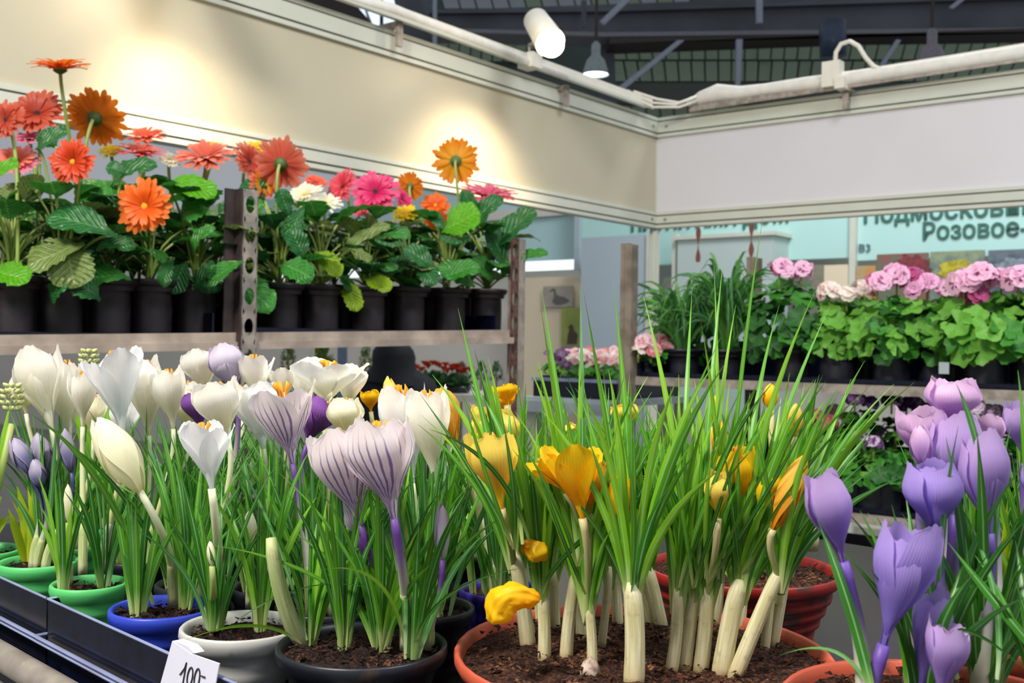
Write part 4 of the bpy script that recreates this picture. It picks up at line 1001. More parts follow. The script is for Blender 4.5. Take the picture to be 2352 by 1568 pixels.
for (b_, c2, t_, w_, k) in (((1560,1350),(1600,1180),(1720,930),11,0), ((1592,1352),(1640,1200),(1700,1010),10,1), ((1626,1345),(1690,1200),(1800,1000),11,0), ((1626,1345),(1610,1180),(1640,1000),10,2), ((1700,1330),(1740,1220),(1900,1010),11,0), ((1700,1330),(1690,1200),(1660,1010),10,1),
        ((1795,1300),(1830,1200),(1960,1080),9,1), ((1790,1300),(1770,1150),(1740,980),10,0), ((1455,1336),(1480,1180),(1600,1000),11,0), ((1180,1262),(1120,1120),(1060,900),10,0), ((1182,1262),(1190,1130),(1150,940),10,1), ((1326,1300),(1300,1180),(1190,1000),9,0), ((1326,1300),(1390,1150),(1420,960),10,2), ((1345,1365),(1290,1240),(1230,1060),9,1),
        ((1592,1352),(1570,1180),(1530,960),10,0), ((1626,1345),(1740,1180),(1870,940),10,1), ((1700,1330),(1800,1180),(1925,900),9,0)):
    B = W(*b_, .575); blade(bez(B, W(*c2, .555), W(*t_, .55), 12), w_/F*.56, GL[k], yr, .3, side=V((1, R.uniform(-.5, .5), 0)))
YF = [((1152,1168),(1118,985),104,'cup',P_yel2,.60), ((1150,1060),(1130,945),112,'tight',P_yel2,.66), ((1338,1190),(1305,1022),118,'open',P_yel,.585), ((1352,1180),(1350,1050),92,'cup',P_yorg,.60), ((1300,1130),(1238,1045),70,'open',P_yel,.60),
      ((1425,1225),(1430,1085),62,'tight',P_yel,.59), ((1482,1228),(1486,1162),38,'cup',P_yorg,.60), ((1435,990),(1432,925),58,'cup',P_yel2,.68), ((1165,930),(1160,880),56,'cup',P_yel,.68), ((1700,1175),(1690,1018),92,'cup',P_yel,.62),
      ((1648,1190),(1648,1078),62,'tight',P_yel2,.60), ((1822,1002),(1830,926),34,'bud',P_yel2,.62), ((1775,1215),(1850,1040),54,'bud',P_yorg,.60), ((1745,1200),(1785,1085),60,'tight',P_yel,.61), ((1655,1060),(1650,960),36,'bud',P_yel,.66), ((1770,940),(1768,880),36,'bud',P_yel,.68),
      ((1265,1210),(1262,1150),60,'cup',P_yorg,.66), ((1640,980),(1645,905),26,'bud',P_yel,.68), ((1300,1010),(1290,975),60,'tight',P_yel2,.68)]
for b_, t_, w_, k_, m_, D in YF:
    if D < .63: D -= (.038 if b_[0] > 1600 else .022)
    B = W(*b_, D); T = W(*t_, D); crocus_flower(B, T, w_/F*D, k_, m_, yr, True)
    # nearest sheath top
    q = min(SHT, key=lambda s: abs(s[1][0]-b_[0])+ .5*abs(at_drop(*s[0], .176).y-D)*1000); S = W(*q[1], at_drop(*q[0], .176).y+.004)-V((0, 0, .015))
    ax = (T-B).normalized(); dd_ = (B-S).length*.35; MB().tube(bez3(S, S+V((0, 0, dd_)), B-ax*dd_, B, 10), [.0021, .0020, .0019, .0018, .0018, .0018, .0018, .0018, .0019, .0021, .0023], 8).build('stem', S_yel, yr, True)
def wilted(pts, D, rads, parent, label):
    P = [W(px, py, D+R.uniform(-.003, .003)) for px, py in pts]; m = MB()
    m.tube(P, rads, 12)
    m.v = [p+V((noise.noise(p*260), noise.noise(p*260+V((9, 0, 0))), noise.noise(p*260+V((0, 7, 0)))))*.0042 for p in m.v]
    o = m.build('wilted_flower', P_yel, parent, True); o['label'] = label
    s = o.modifiers.new('s', 'SUBSURF'); s.levels = 1; s.render_levels = 2
    t = bpy.data.textures.new('crumple', 'CLOUDS'); t.noise_scale = .005
    d = o.modifiers.new('d', 'DISPLACE'); d.texture = t; d.strength = .004; d.texture_coords = 'LOCAL'
wilted([(1240, 1378), (1222, 1372), (1195, 1366), (1165, 1372), (1148, 1392), (1142, 1415), (1138, 1428)], .55, [.003, .0055, .0075, .008, .0085, .007, .002], yr, 'crumpled wilted yellow flower hanging at the pot rim')
wilted([(1200, 1252), (1215, 1256), (1232, 1262), (1245, 1275), (1248, 1290)], .59, [.003, .006, .007, .006, .002], yr, 'drooping wilted yellow flower between the stems')
# bulb on the soil
p = yD(1355, 1552); MB().lathe([(0, -.004), (.005, -.001), (.0062, .003), (.004, .007), (.001, .010), (0, .0105)], 14, p).build('bulb', plain('papery_bulb', '#cdb8a8', .6, h2='#6a4d40', sc=200), yr, True)
# red pot behind
r, c = back(1705, 1302, .072, M_potred, 'dark red plastic pot behind the big terracotta pot', [
    ((1870, 1150), (1872, 1080), 24, 'bud', P_cream, S_white, .0)], 36, M_soilr, (.08, .14), .09, mixB)
for px, y0, y1, wp in ((1855, 1262, 1120, 48), (1842, 1262, 1180, 30), (1560, 1300, 1180, 30), (1620, 1300, 1180, 34)):
    B = at_drop(px, y0, .175); T = W(px+5, y1, B.y); rr_ = wp/2/F*B.y; MB().tube(bez(B, (B+T)/2, T, 5), [rr_, rr_*1.05, rr_, rr_*.8, rr_*.6, rr_*.3], 12).build('sheath', M_sheath, r, True)
for i in range(10):
    B = at_drop(1840+R.uniform(-20, 20), 1262, .175); blade(bez(B, W(1870+R.uniform(-20, 30), 1130, B.y), W(R.uniform(1850, 2010), R.uniform(900, 1060), B.y), 9), .003, R.choice(mixB), r)

# ================================================================ RIGHT POT, VIOLET CROCUSES
cc = V((.187, .462, CAMZ-.155))
pr_ = thing('potted_crocus', (cc.x, cc.y, SH), 'terracotta pot of large violet crocuses at the lower right', 'potted plant')
make_pot(cc, .066, cc.z-SH-.003, M_potterra, pr_, 0, soil=M_soilr); CP.append(('right', cc, .066))
VF = [((2182, 985), (2188, 862), 112, 'tight', P_pinkl, .52, (2160, 1560)), ((2125, 1075), (2108, 926), 108, 'cup', P_pinkl, .51, (2110, 1560)), ((2192, 1180), (2188, 936), 122, 'tight', P_purple, .50, (2190, 1560)),
      ((2270, 1225), (2256, 978), 100, 'tight', P_purple, .475, (2270, 1640)), ((2150, 1238), (2136, 1050), 118, 'tight', P_violet, .47, (2160, 1620)), ((1936, 1290), (1884, 1074), 96, 'tight', P_purple, .46, (2010, 1580)),
      ((2030, 1480), (2108, 1190), 132, 'cup', P_violet, .44, (2010, 1640)), ((2112, 1600), (2150, 1352), 84, 'cup', P_violet, .45, (2100, 1700)), ((2158, 1610), (2180, 1418), 92, 'cup', P_purple, .43, (2140, 1700)),
      ((2272, 1060), (2262, 948), 72, 'cup', P_pinkl, .54, (2250, 1560)), ((2118, 1070), (2112, 972), 46, 'bud', P_pinkl, .49, (2120, 1580)), ((2225, 900), (2225, 870), 30, 'bud', P_pinkl, .53, (2220, 1560))]
for b_, t_, w_, k_, m_, D, ft_ in VF[:-1]:
    B = W(*b_, D); T = W(*t_, D); crocus_flower(B, T, w_/F*D, k_, m_, pr_, False)
    foot = W(ft_[0], 0, D); foot = V((max(cc.x-.045, min(cc.x+.045, foot.x)), max(cc.y-.04, min(cc.y+.045, D)), cc.z-.006))
    ax = (T-B).normalized(); MB().tube(bez3(foot, foot+V((0, 0, .03)), B-ax*.03, B, 10), [.0042-.0014*i/10 for i in range(11)], 9).build('stem', S_purp2, pr_, True)
for i in range(5): fan(cc+V((R.uniform(-.02, .045), R.uniform(-.02, .04), -.006)), 12, .05, .13, .05, pr_, [GL[1], GL[1], GL[0], GL[3]], wid=(.003, .0048))
L2(pr_, (2010, 1620), (1960, 1380), (1872, 1180), 26, GL[1], .43, .44, .46)
L2(pr_, (2200, 1560), (2130, 1340), (2352+30, 1560), 20, GL[1], .43, .43, .42)
L2(pr_, (2420, 1540), (2300, 1400), (2178, 1246), 24, GL[1], .43, .44, .45)
L2(pr_, (2400, 1500), (2370, 1100), (2338, 850), 24, GL[0], .43, .44, .45)
L2(pr_, (2290, 1560), (2320, 1350), (2200, 1150), 14, GL[3], .44, .46, .48)
L2(pr_, (2260, 1100), (2245, 980), (2196, 880), 16, L_cro[3], .47, .47, .47)
L2(pr_, (2000, 1600), (1950, 1440), (1790, 1505), 10, GL[3], .45, .46, .48)
r2 = V((.285, .60, CAMZ-.16))
pr2 = thing('potted_crocus', (r2.x, r2.y, SH), 'pot of violet crocuses behind the lower right pot, at the right edge', 'potted plant')
make_pot(r2, .05, r2.z-SH-.003, M_potterra, pr2, 0, soil=M_soilr); CP.append(('right2', r2, .05))
for b_, t_, w_, k_, m_, D in (((2355, 1060), (2342, 915), 80, 'cup', P_purple, .58), ((2400, 1200), (2400, 1050), 90, 'cup', P_violet, .57)):
    B = W(*b_, D); T = W(*t_, D); crocus_flower(B, T, w_/F*D, k_, m_, pr2, False)
    MB().tube(bez3(V((r2.x, D, r2.z-.006)), V((r2.x, D, r2.z+.03)), B-V((0, 0, .03)), B, 10), .003, 9).build('stem', S_purp2, pr2, True)
for i in range(6): fan(r2+V((R.uniform(-.035, .03), R.uniform(-.03, .03), -.006)), 12, .05, .14, .05, pr2, [GL[1], GL[0], GL[2]], wid=(.003, .0048))
for i in range(5): fan(r2+V((R.uniform(-.04, -.01), R.uniform(-.03, .03), -.006)), 7, .04, .09, .02, pr2, [GL[2], L_ylw], wid=(.004, .006))

for i in range(len(CP)):
    for j in range(i):
        d = (CP[i][1].xy-CP[j][1].xy).length-CP[i][2]-CP[j][2]
        if d < 0: print('POT OVERLAP %.3f' % d, CP[i][0], '|', CP[j][0])
# ================================================================ GERBERAS
def gleaf_mesh(var, mat):
    rr_ = random.Random(var*13+5); m = MB(); nu, nv = 8, 16; vs = []; uv = []; fs = []
    droop = (.15, .35, .6, .05, .9, .25)[var % 6]; lob = rr_.uniform(5, 8); ph = rr_.uniform(0, 6)
    y = 0; z = 0; ang = .5+droop*.4
    for j in range(nv+1):
        v = j/nv; w = (.10+.9*sm((v-.02)/.45))*math.sqrt(max(0, 1-((v-.55)/.455)**4 if v > .55 else 1)) * .5
        if v < .06: w = .05
        for i in range(nu+1):
            u = -1+2*i/nu; ww = w*(1+.10*math.sin(lob*2*PI*v+ph)*abs(u)**2)
            vs.append((u*ww, y-.05*w*abs(u), z+.05*abs(u)*w*4*.5+.018*math.sin(v*21+abs(u)*4+ph)*abs(u)+.02*math.sin(v*9+u*2))); uv.append((i/nu, v))
        ang -= (droop*1.6+.25)/nv; y += math.cos(ang)/nv; z += math.sin(ang)/nv
    for j in range(nv):
        for i in range(nu): a = j*(nu+1)+i; fs.append((a, a+1, a+nu+2, a+nu+1))
    m.add(vs, fs, uv); end = V((0, y, z))
    return m.mesh('leaf', mat, True), end
G_mats = [leaf_mat('gerbera_leaf_'+n, a, b, None, tr, .35, None, ve) for n, a, b, ve, tr in (
    ('dark', '#2a6e30', '#1a5026', '#5f9a58', .2), ('mid', '#3f9030', '#2b7428', '#78b060', .3), ('bright', '#6cbe1e', '#54a61a', '#8ccf3e', .45),
    ('olive', '#7f8f4c', '#5f7a3a', '#a8b47a', .25), ('yellowgreen', '#9cba22', '#7aa81e', '#c0d04a', .4))]
GLC = {}
def gleaf(base, tip, wid, mi, var, parent, up=V((0, 0, 1))):
    k = (var % 6, mi)
    if k not in GLC: GLC[k] = gleaf_mesh(*((var % 6), G_mats[mi]))
    me, end = GLC[k]; d = tip-base; L = d.length/end.length
    # align mesh vector 'end' with d, keep +Z towards up
    y = d.normalized(); x = y.cross(up)
    if x.length < .05: x = V((1, 0, 0))
    x.normalize(); z = x.cross(y)
    Rm = Matrix(((x.x, y.x, z.x, 0), (x.y, y.y, z.y, 0), (x.z, y.z, z.z, 0), (0, 0, 0, 1)))
    tilt = -math.atan2(end.z, end.y)
    M = Matrix.Translation(base) @ Rm @ Matrix.Rotation(tilt, 4, 'X') @ Matrix.Diagonal((wid, L, L, 1))
    return link('leaf', me, parent, M)
def ray_mat(name, a, b, tip): return petal_mat(name, a, b, tip, .45, nst=1.5, v0=.3, v1=1.0)
GC = dict(orange=ray_mat('orange_ray', '#e2571a', '#f06a1e', '#f5822e'), redor=ray_mat('orange_red_ray', '#c73a14', '#dc4a20', '#e8603a'),
    amber=ray_mat('amber_ray', '#e8a02a', '#f0962a', '#ec8428'), salmon=ray_mat('salmon_ray', '#d8604a', '#df6a52', '#ee8f78'), rust=ray_mat('rusty_red_ray', '#b8402e', '#c84f38', '#d0654a'),
    pink=ray_mat('pink_ray', '#d8506e', '#e0668a', '#f090a4'), coral=ray_mat('coral_ray', '#e85a3a', '#f0684c', '#f88a6a'), magenta=ray_mat('magenta_ray', '#cc1a5a', '#e02a70', '#f05a90'),
    yellow=ray_mat('yellow_ray', '#e8a818', '#f0cc1c', '#f6e030'), white=ray_mat('white_ray', '#e6e6b0', '#f4f2d6', '#fbf8ec'), hotpink=ray_mat('red_pink_ray', '#d8304a', '#e84a5c', '#f27080'), yelor=ray_mat('yellow_orange_ray', '#f0c41c', '#f0b020', '#ee8a2a'))
M_eyeY = plain('yellow_eye', '#f4c81a', .7, sc=300, bump=.6, h2='#c98a12'); M_eyeD = plain('dark_eye', '#4a2620', .8, sc=300, bump=.6, h2='#241614')
M_calyx = plain('green_calyx', '#4f6b34', .6)
RAYM = {}
def ray_mesh(mat):
    if mat.name not in RAYM:
        m = MB(); vs = []; uv = []; fs = []; nv = 7
        for j in range(nv+1):
            v = j/nv; w = (.035+.055*sm(v/.5))*(1 if v < .85 else (1-((v-.85)/.15)**2*.72)); x = .12+.88*v; z = .10*sm(v*1.3)-.10*v*v
            vs += [(x, -w, z+.012), (x+(-.02 if j == nv else 0), 0, z-.006), (x, w, z+.012)]; uv += [(0.1, v), (.5, v), (.9, v)]
        for j in range(nv): a = 3*j; fs += [(a, a+1, a+4, a+3), (a+1, a+2, a+5, a+4)]
        RAYM[mat.name] = m.add(vs, fs, uv).mesh('petal', mat, True)
    return RAYM[mat.name]
HEAD = {}
def head_mesh(eye):
    if eye.name not in HEAD:
        m = MB(); m.lathe([(0, .09), (.06, .085), (.15, .06), (.21, .025), (.22, .0), (.2, -.03)], 20); n0 = len(m.f)
        m.lathe([(.21, -.01), (.22, -.04), (.16, -.12), (.07, -.17), (0, -.18)], 20)
        for k in range(16):
            a = 2*PI*k/16; d = V((math.cos(a), math.sin(a), 0)); s = V((-math.sin(a), math.cos(a), 0))*.03; m.add([d*.15+s+V((0,0,-.12)), d*.15-s+V((0,0,-.12)), d*.30+V((0,0,-.03))], [(0, 1, 2)])
        me = m.mesh('flower_head', [eye, M_calyx], True)
        for i, p in enumerate(me.polygons): p.material_index = 0 if i < n0 else 1
        HEAD[eye.name] = me
    return HEAD[eye.name]
def gerbera(px, py, wpx, nrm, col, eye, root, pot, D, lift=.12, n1=27, label=None, base=None):
    """nrm: facing direction in view axes (right, up, toward viewer)"""
    c = W(px, py, D); n = V((nrm[0], -nrm[2], nrm[1])).normalized(); r = wpx/2/F*D
    M = frame(c, n, 0, r, r, r); h = link('flower_head', head_mesh(eye), root, M)
    if label: h['label'] = label
    me = ray_mesh(GC[col]); me2 = ray_mesh(GC[base]) if base else me
    for k in range(n1):
        T = M @ Matrix.Rotation(2*PI*(k+R.uniform(-.25, .25))/n1, 4, 'Z') @ Matrix.Rotation(-lift*.5+R.uniform(-.13, .10), 4, 'Y') @ Matrix.Diagonal((R.uniform(.86, 1.06), 1.12, 1, 1)); link('petal', me, h, T)
    for k in range(n1-6):
        T = M @ Matrix.Translation((0, 0, .03)) @ Matrix.Rotation(2*PI*(k+R.uniform(-.3, .3))/(n1-6), 4, 'Z') @ Matrix.Rotation(-lift-.12+R.uniform(-.1, .1), 4, 'Y') @ Matrix.Diagonal((R.uniform(.66, .86), .95, 1, 1)); link('petal', me2, h, T)
    f = pot+V((R.uniform(-.02, .02), R.uniform(-.02, .02), 0)); e = c-n*r*.15
    MB().tube(bez3(f, f+V((0, 0, (e.z-f.z)*.5)), e-n*.03-V((0, 0, .02)), e, 12), .0032, 8).build('stem', S_green, root, True)
GP = []
def gpot(px, row, label, hgt=.098):
    nn = -.085-row*.12
    a, _ = LR.hit(px, 760, nn); z = shz(a)-.006; b = LR.pt(a, nn, z); top = b+V((0, 0, hgt))
    root = thing('potted_gerbera', b, label, 'potted plant')
    make_pot(top, .048, hgt, M_potdark, root, 0, soil=M_soil, n=28)
    GP.append((px, row, root, top)); return root, top
names0 = ['at the left edge under bright leaves', 'below the orange red bloom', 'under the large olive leaf', 'under the bright orange bloom facing the viewer',
    'just left of the middle upright', 'just right of the middle upright', 'below the pair of cream white blooms', 'below the red pink bloom, yellowing leaf hanging over its pot', 'below the magenta bloom',
    'below the small amber bloom', 'under the round bright green leaf at the right', 'last at the right end, leaves reaching past the trolley']
pxs0 = [25, 135, 250, 345, 445, 625, 735, 850, 850, 935, 1033, 1118]
pxs0 = [25, 135, 248, 345, 447, 640, 735, 0, 842, 935, 1030, 1115]
for px, nm in zip(pxs0, names0):
    if px: gpot(px, 0, 'potted gerbera in the front row, '+nm)
for px, nm in zip((80, 190, 300, 400, 590, 690, 790, 890, 985, 1075), ('behind the far left pots', 'with the tallest flat orange bloom', 'with coral blooms near the frieze edge', 'with a salmon pink bloom left of the middle upright',
        'with coral red blooms right of the middle upright', 'behind the cream white blooms', 'with the red pink bloom', 'behind the magenta bloom', 'with the tall yellow bloom', 'with the flat pink bloom at the right')):
    gpot(px, 1, 'potted gerbera in the rear row, '+nm)
for px, nm in zip((60, 165, 275, 372, 490, 590, 665, 765, 865, 960), ('furthest left', 'second from the left', 'third from the left', 'fourth from the left', 'just left of the middle upright', 'behind the middle upright', 'just right of the middle upright', 'third from the right', 'second from the right', 'furthest right')):
    gpot(px, 2, 'leafy gerbera in the hindmost row, '+nm)
def near(px, row): return min([g for g in GP if g[1] == row], key=lambda g: abs(g[0]-px))
FL = [(138,158,140,(.0,.96,.18),'orange','Y',1,-.1,'amber'), (218,272,148,(.1,.45,-.8),'amber','D',1,-.02,None), (85,262,132,(.1,.45,.75),'rust','D',1,.0,None), (14,276,100,(-.1,.2,.9),'rust','D',0,.0,None), (68,320,80,(0,.8,.4),'pink','D',1,.0,None),
      (40,372,110,(.1,.55,.6),'pink','D',0,.03,'salmon'), (168,372,114,(-.1,.1,1),'redor','Y',0,-.10,None), (255,350,64,(0,.6,.4),'yellow','Y',1,.0,None), (335,316,96,(0,.75,.4),'coral','Y',1,.03,None), (322,352,118,(.1,.85,.3),'hotpink','D',1,-.02,'salmon'),
      (388,368,60,(.2,.6,.5),'white','Y',1,.0,None), (333,474,138,(-.05,.1,1),'orange','Y',0,-.15,None), (470,366,150,(0,.78,.5),'salmon','D',1,.0,None), (487,338,60,(0,.7,.3),'yellow','Y',1,.06,None), (572,372,100,(.75,.3,.5),'salmon','D',1,-.05,'rust'),
      (585,342,66,(0,.6,.4),'yellow','Y',1,.06,None), (645,376,132,(.1,.35,-.75),'salmon','D',0,.0,'coral'), (605,420,80,(.5,.0,.6),'coral','D',0,.03,'yelor'), (700,450,96,(-.2,.7,.6),'white','Y',1,.0,None), (748,468,84,(.2,.75,.5),'white','Y',0,.0,None),
      (725,420,60,(.3,.7,.5),'coral','D',1,.05,None), (788,430,92,(-.5,.3,.7),'hotpink','D',1,.0,None), (862,442,116,(0,.35,.8),'magenta','D',0,.0,None), (925,460,60,(.6,.4,.5),'magenta','D',1,.0,None), (942,428,68,(.1,.3,-.8),'amber','D',1,.0,None), (1047,370,114,(.05,.12,-1),'yelor','D',1,.0,'yellow'),
      (1120,452,140,(.1,.9,.35),'hotpink','D',1,.0,'pink'), (1000,472,74,(0,.4,.6),'orange','Y',1,.03,None), (932,492,66,(0,.6,.5),'yellow','Y',0,.02,None), (835,478,60,(-.4,.4,.6),'hotpink','D',0,.0,None), (1010,520,90,(.2,.5,-.4),'orange','Y',0,.04,None)]
for px, py, wp, nr, col, eye, row, dD, base in FL:
    g = near(px, row); gerbera(px, py, wp, nr, col, M_eyeY if eye == 'Y' else M_eyeD, g[2], g[3]-V((0, 0, .006)), g[3].y+dD, base=base, lift=.18 if nr[2] > 0 else .1)
# named leaves seen in the view: base, tip, width, material, variant, depth offset
LV = [((505,632),(632,722),84,1,1,-.10), ((440,668),(500,605),60,0,3,-.06), ((365,425),(505,452),74,2,0,-.06), ((185,440),(256,470),66,1,2,-.04), ((270,545),(98,500),86,0,1,-.07), ((195,560),(55,620),90,3,0,-.08), ((150,560),(175,668),100,3,5,-.07), ((300,640),(180,655),70,1,2,-.07),
      ((-30,620),(74,648),70,2,3,-.06), ((-40,430),(50,372),60,2,0,-.08), ((215,575),(318,572),52,0,2,-.07), ((1015,535),(1108,485),100,2,3,-.06), ((1130,575),(1238,480),74,0,0,-.03), ((1120,560),(1228,500),60,1,5,.0), ((1165,610),(1265,582),34,1,1,-.02), ((640,610),(722,648),64,1,2,-.07),
      ((720,575),(785,640),46,4,1,-.06), ((790,640),(822,720),44,4,0,-.08), ((835,640),(902,668),48,4,5,-.06), ((1090,660),(1000,610),66,1,1,-.05), ((1015,650),(1110,615),58,1,2,-.06), ((770,600),(905,515),44,3,0,-.06), ((850,560),(950,545),50,1,4,-.05), ((535,530),(615,465),58,1,3,-.04),
      ((130,340),(90,300),60,0,1,.04), ((80,345),(160,300),62,0,0,-.02), ((290,400),(240,385),50,0,1,.0), ((255,430),(370,380),60,0,2,-.0), ((430,600),(395,680),60,0,1,-.05), ((400,590),(380,665),40,0,2,-.08), ((560,600),(470,660),56,1,5,-.07), ((665,500),(640,430),40,0,0,-.02), ((700,470),(655,560),40,0,3,-.04),
      ((880,640),(960,600),50,0,2,-.05), ((960,600),(1000,660),50,0,1,-.06), ((1100,530),(1060,430),36,0,0,.0), ((980,480),(1020,530),30,0,1,-.04), ((1080,540),(1160,450),46,0,4,.02), ((1000,620),(920,570),54,0,1,-.06), ((1130,650),(1080,590),50,1,2,-.05), ((1150,640),(1200,560),60,1,0,-.02),
      ((120,700),(160,640),60,0,2,-.07), ((480,480),(415,500),66,1,2,-.04), ((450,590),(500,520),50,1,4,-.05), ((230,690),(150,640),66,0,2,-.05), ((1180,640),(1115,520),60,0,3,-.03), ((700,600),(660,520),52,0,1,-.05), ((600,470),(560,410),60,0,2,.03)]
for b_, t_, wp, mi, var, dD in LV:
    g = near((b_[0]+t_[0])/2, 0); D = g[3].y+dD; B = W(*b_, D); T = W(*t_, D-.015)
    gleaf(B, T, wp/F*D, mi, var, g[2], up=V((R.uniform(-.3, .3), -.75, .7)))
    f = g[3]-V((0, 0, .006)); MB().tube(bez(f, V(((f.x+B.x)/2, (f.y+B.y)/2, max(f.z, B.z)+.01)), B+(T-B)*.06, 8), .0022, 6).build('petiole', S_green, g[2], True)
for px, row, root, top in GP:
    for i in range(19 if row == 0 else 20):
        a = R.uniform(0, 2*PI); q = R.uniform(.035, .11); hh = R.uniform(.015, .165)
        if row and hh < .05: hh += .05
        f = top-V((0, 0, .006)); B = f+V((math.cos(a)*q*.45, math.sin(a)*q*.45, hh*.8+.012)); T = f+V((math.cos(a)*q*1.25, math.sin(a)*q*1.2, hh+R.uniform(-.04, .03)))
        gleaf(B, T, R.uniform(.044, .072), R.choice((0, 0, 1, 1, 1, 3)), R.randrange(6), root)
        MB().tube(bez(f, f+V((0, 0, hh*.6)), B+(T-B)*.06, 5), .002, 6).build('petiole', S_green, root, True)

# ================================================================ PELARGONIUMS
def pel_leaf(var, mat):
    rr_ = random.Random(var); m = MB(); vs = [(0, 0, 0)]; uv = [(.5, .5)]; fs = []; n = 28; NR = 4
    for j in range(1, NR+1):
        for k in range(n):
            a = -2.75+5.5*k/(n-1); q = j/NR; lob = 1+.10*math.cos(a*5.2+var)*q+.05*math.cos(a*15)*q*q
            r = q*lob; z = .18*q*q+.10*q*q*math.cos(a*5.2+var+1.5); vs.append((r*math.sin(a), r*math.cos(a), z)); uv.append((.5+.5*math.sin(a)*q, .5+.5*math.cos(a)*q))
    for k in range(n-1): fs.append((0, 1+k+1, 1+k))
    for j in range(NR-1):
        for k in range(n-1): a = 1+j*n+k; fs.append((a, a+1, a+n+1, a+n))
    m.add(vs, fs, uv); return m.mesh('leaf', mat, True)
PM = [leaf_mat('pelargonium_leaf_'+n, a, b, None, .3, .5) for n, a, b in (('mid', '#4a9a32', '#388028'), ('light', '#80c04a', '#62a63a'), ('dark', '#34702c', '#245822'))]
PLM = [[pel_leaf(v, m) for v in range(3)] for m in PM]
def floret_mesh(name, col, eye, blotch=True):
    t = NT(name).set(.5); u, v, q = t.uv(); c = lin(col)
    if blotch:
        k = t.math('MULTIPLY', t.rng(v, .62, .42), t.rng(v, .02, .1)); au = t.math('ABSOLUTE', t.math('SUBTRACT', u, .5)); k = t.math('MULTIPLY', k, t.rng(au, .28, .12)); c = t.mix(k, lin(col), lin(eye))
    t.col(c); t.trans(c, .3); m = MB()
    for k in range(5):
        a = 2*PI*k/5; d = V((math.cos(a), math.sin(a), 0)); s = V((-math.sin(a), math.cos(a), 0)); vs = []; uv = []
        for v in (0, .35, .7, .92, 1.0):
            w = {0: .05, .35: .30, .7: .5, .92: .42, 1.0: .2}[v]
            for uu in (-1, 0, 1): vs.append(d*v+s*w*uu+V((0, 0, .25*v-.2*v*v+.06*uu*uu))); uv.append((.5+.5*uu, v))
        m.add(vs, [(3*j+i, 3*j+i+1, 3*j+i+4, 3*j+i+3) for j in range(4) for i in range(2)], uv)
    return m.mesh('floret', t.m, True)
FM = dict(pink=floret_mesh('pink_floret', '#f6c4e0', '#8c2f6a'), deep=floret_mesh('deep_pink_floret', '#c85a92', '#5c1040'), white=floret_mesh('white_floret', '#f2e8dc', '#e8dcc4', False), blush=floret_mesh('blush_floret', '#f4cfd4', '#d46a80'),
    magenta=floret_mesh('magenta_edge_floret', '#efb4d8', '#6b0f3c'), plum=floret_mesh('plum_floret', '#5a2f6a', '#b08ac0'), pale=floret_mesh('pale_lilac_floret', '#d8bcd8', '#5b2a6b'), rose=floret_mesh('rose_floret', '#e0788a', '#f0d090'))
def pelargonium(px, n, wpx, ztop, heads, label, fr=RR, zbase=None, mat=M_potnavy, nl=84, ph=.09, pr=.058, lsz=(.020, .032), mix=(0, 1, 1, 2), name='potted_pelargonium'):
    zbase = zr if zbase is None else zbase
    a, _ = fr.hit(px, 800, n); b = fr.pt(a, n, zbase); D = b.y; top = b+V((0, 0, ph)); root = thing(name, b, label, 'potted plant')
    make_pot(top, pr, ph, mat, root, 0, n=24); R0 = wpx/2/F*D*1.12; _, zt_ = fr.hit(px, ztop, n); H = zt_-top.z
    MB().tube([top-V((0,0,.01)), top+V((0, 0, H*.6))], [.006, .003], 6).build('stem', S_green, root, True)
    for i in range(nl):
        th = R.uniform(0, 2*PI); ph_ = R.uniform(-.75, 1.3); nv = V((math.cos(th)*math.cos(ph_), math.sin(th)*math.cos(ph_), math.sin(ph_)))
        q = R.uniform(.78, 1.05); p = top+V((nv.x*R0*q, nv.y*R0*q, H*.26+nv.z*H*.66*q)); s = R.uniform(*lsz)
        nr = (nv+V((0, -.2, .5))+V((R.uniform(-.4, .4), R.uniform(-.4, .4), R.uniform(-.3, .3)))).normalized()
        link('leaf', R.choice(PLM[R.choice(mix)]), root, frame(p, nr, R.uniform(0, 6.28), s, s, s))
    for (hx, hy, hw, kind, nf) in heads:
        dd = D+R.uniform(-.05, .0)-(.02); c = W(hx, hy, dd); rr_ = hw/2/F*dd
        hd = MB().tube([c-V((0, 0, rr_*1.4)), c-V((0, 0, rr_*.3))], .0025, 6).build('flower_head', S_green, root, True)
        for i in range(nf):
            th = R.uniform(0, 2*PI); e = R.uniform(-.1, 1.2); nv = V((math.cos(th)*math.cos(e), math.sin(th)*math.cos(e)-.25, math.sin(e))).normalized()
            s = min(rr_*.8, .026)*R.uniform(.8, 1.1); link('floret', FM[kind if R.random() < .85 else {'pink':'deep','deep':'magenta','white':'blush','blush':'rose','magenta':'pink','plum':'pale','pale':'plum','rose':'blush'}[kind]], hd, frame(c+V((nv.x*rr_*.8, nv.y*rr_*.8, nv.z*rr_*.6)), nv, R.uniform(0, 6), s, s, s))
    return root
pelargonium(1822, -.12, 190, 639, [(1790, 622, 58, 'pink', 9), (1840, 622, 50, 'pink', 8)], 'pelargonium with one pink dark eyed cluster, first from the left on the right trolley', mix=(0, 2, 2))
pelargonium(1925, -.09, 130, 689, [(1905, 672, 50, 'white', 10), (1945, 682, 48, 'white', 10), (1975, 662, 40, 'white', 8)], 'pelargonium with creamy white clusters on the right trolley', mix=(0, 1, 1))
pelargonium(2050, -.09, 190, 674, [(2015, 650, 56, 'pink', 9), (2060, 636, 60, 'magenta', 10), (2095, 642, 56, 'deep', 9)], 'pelargonium with pink and wine red clusters, middle of the right trolley', mix=(0, 1, 1, 2))
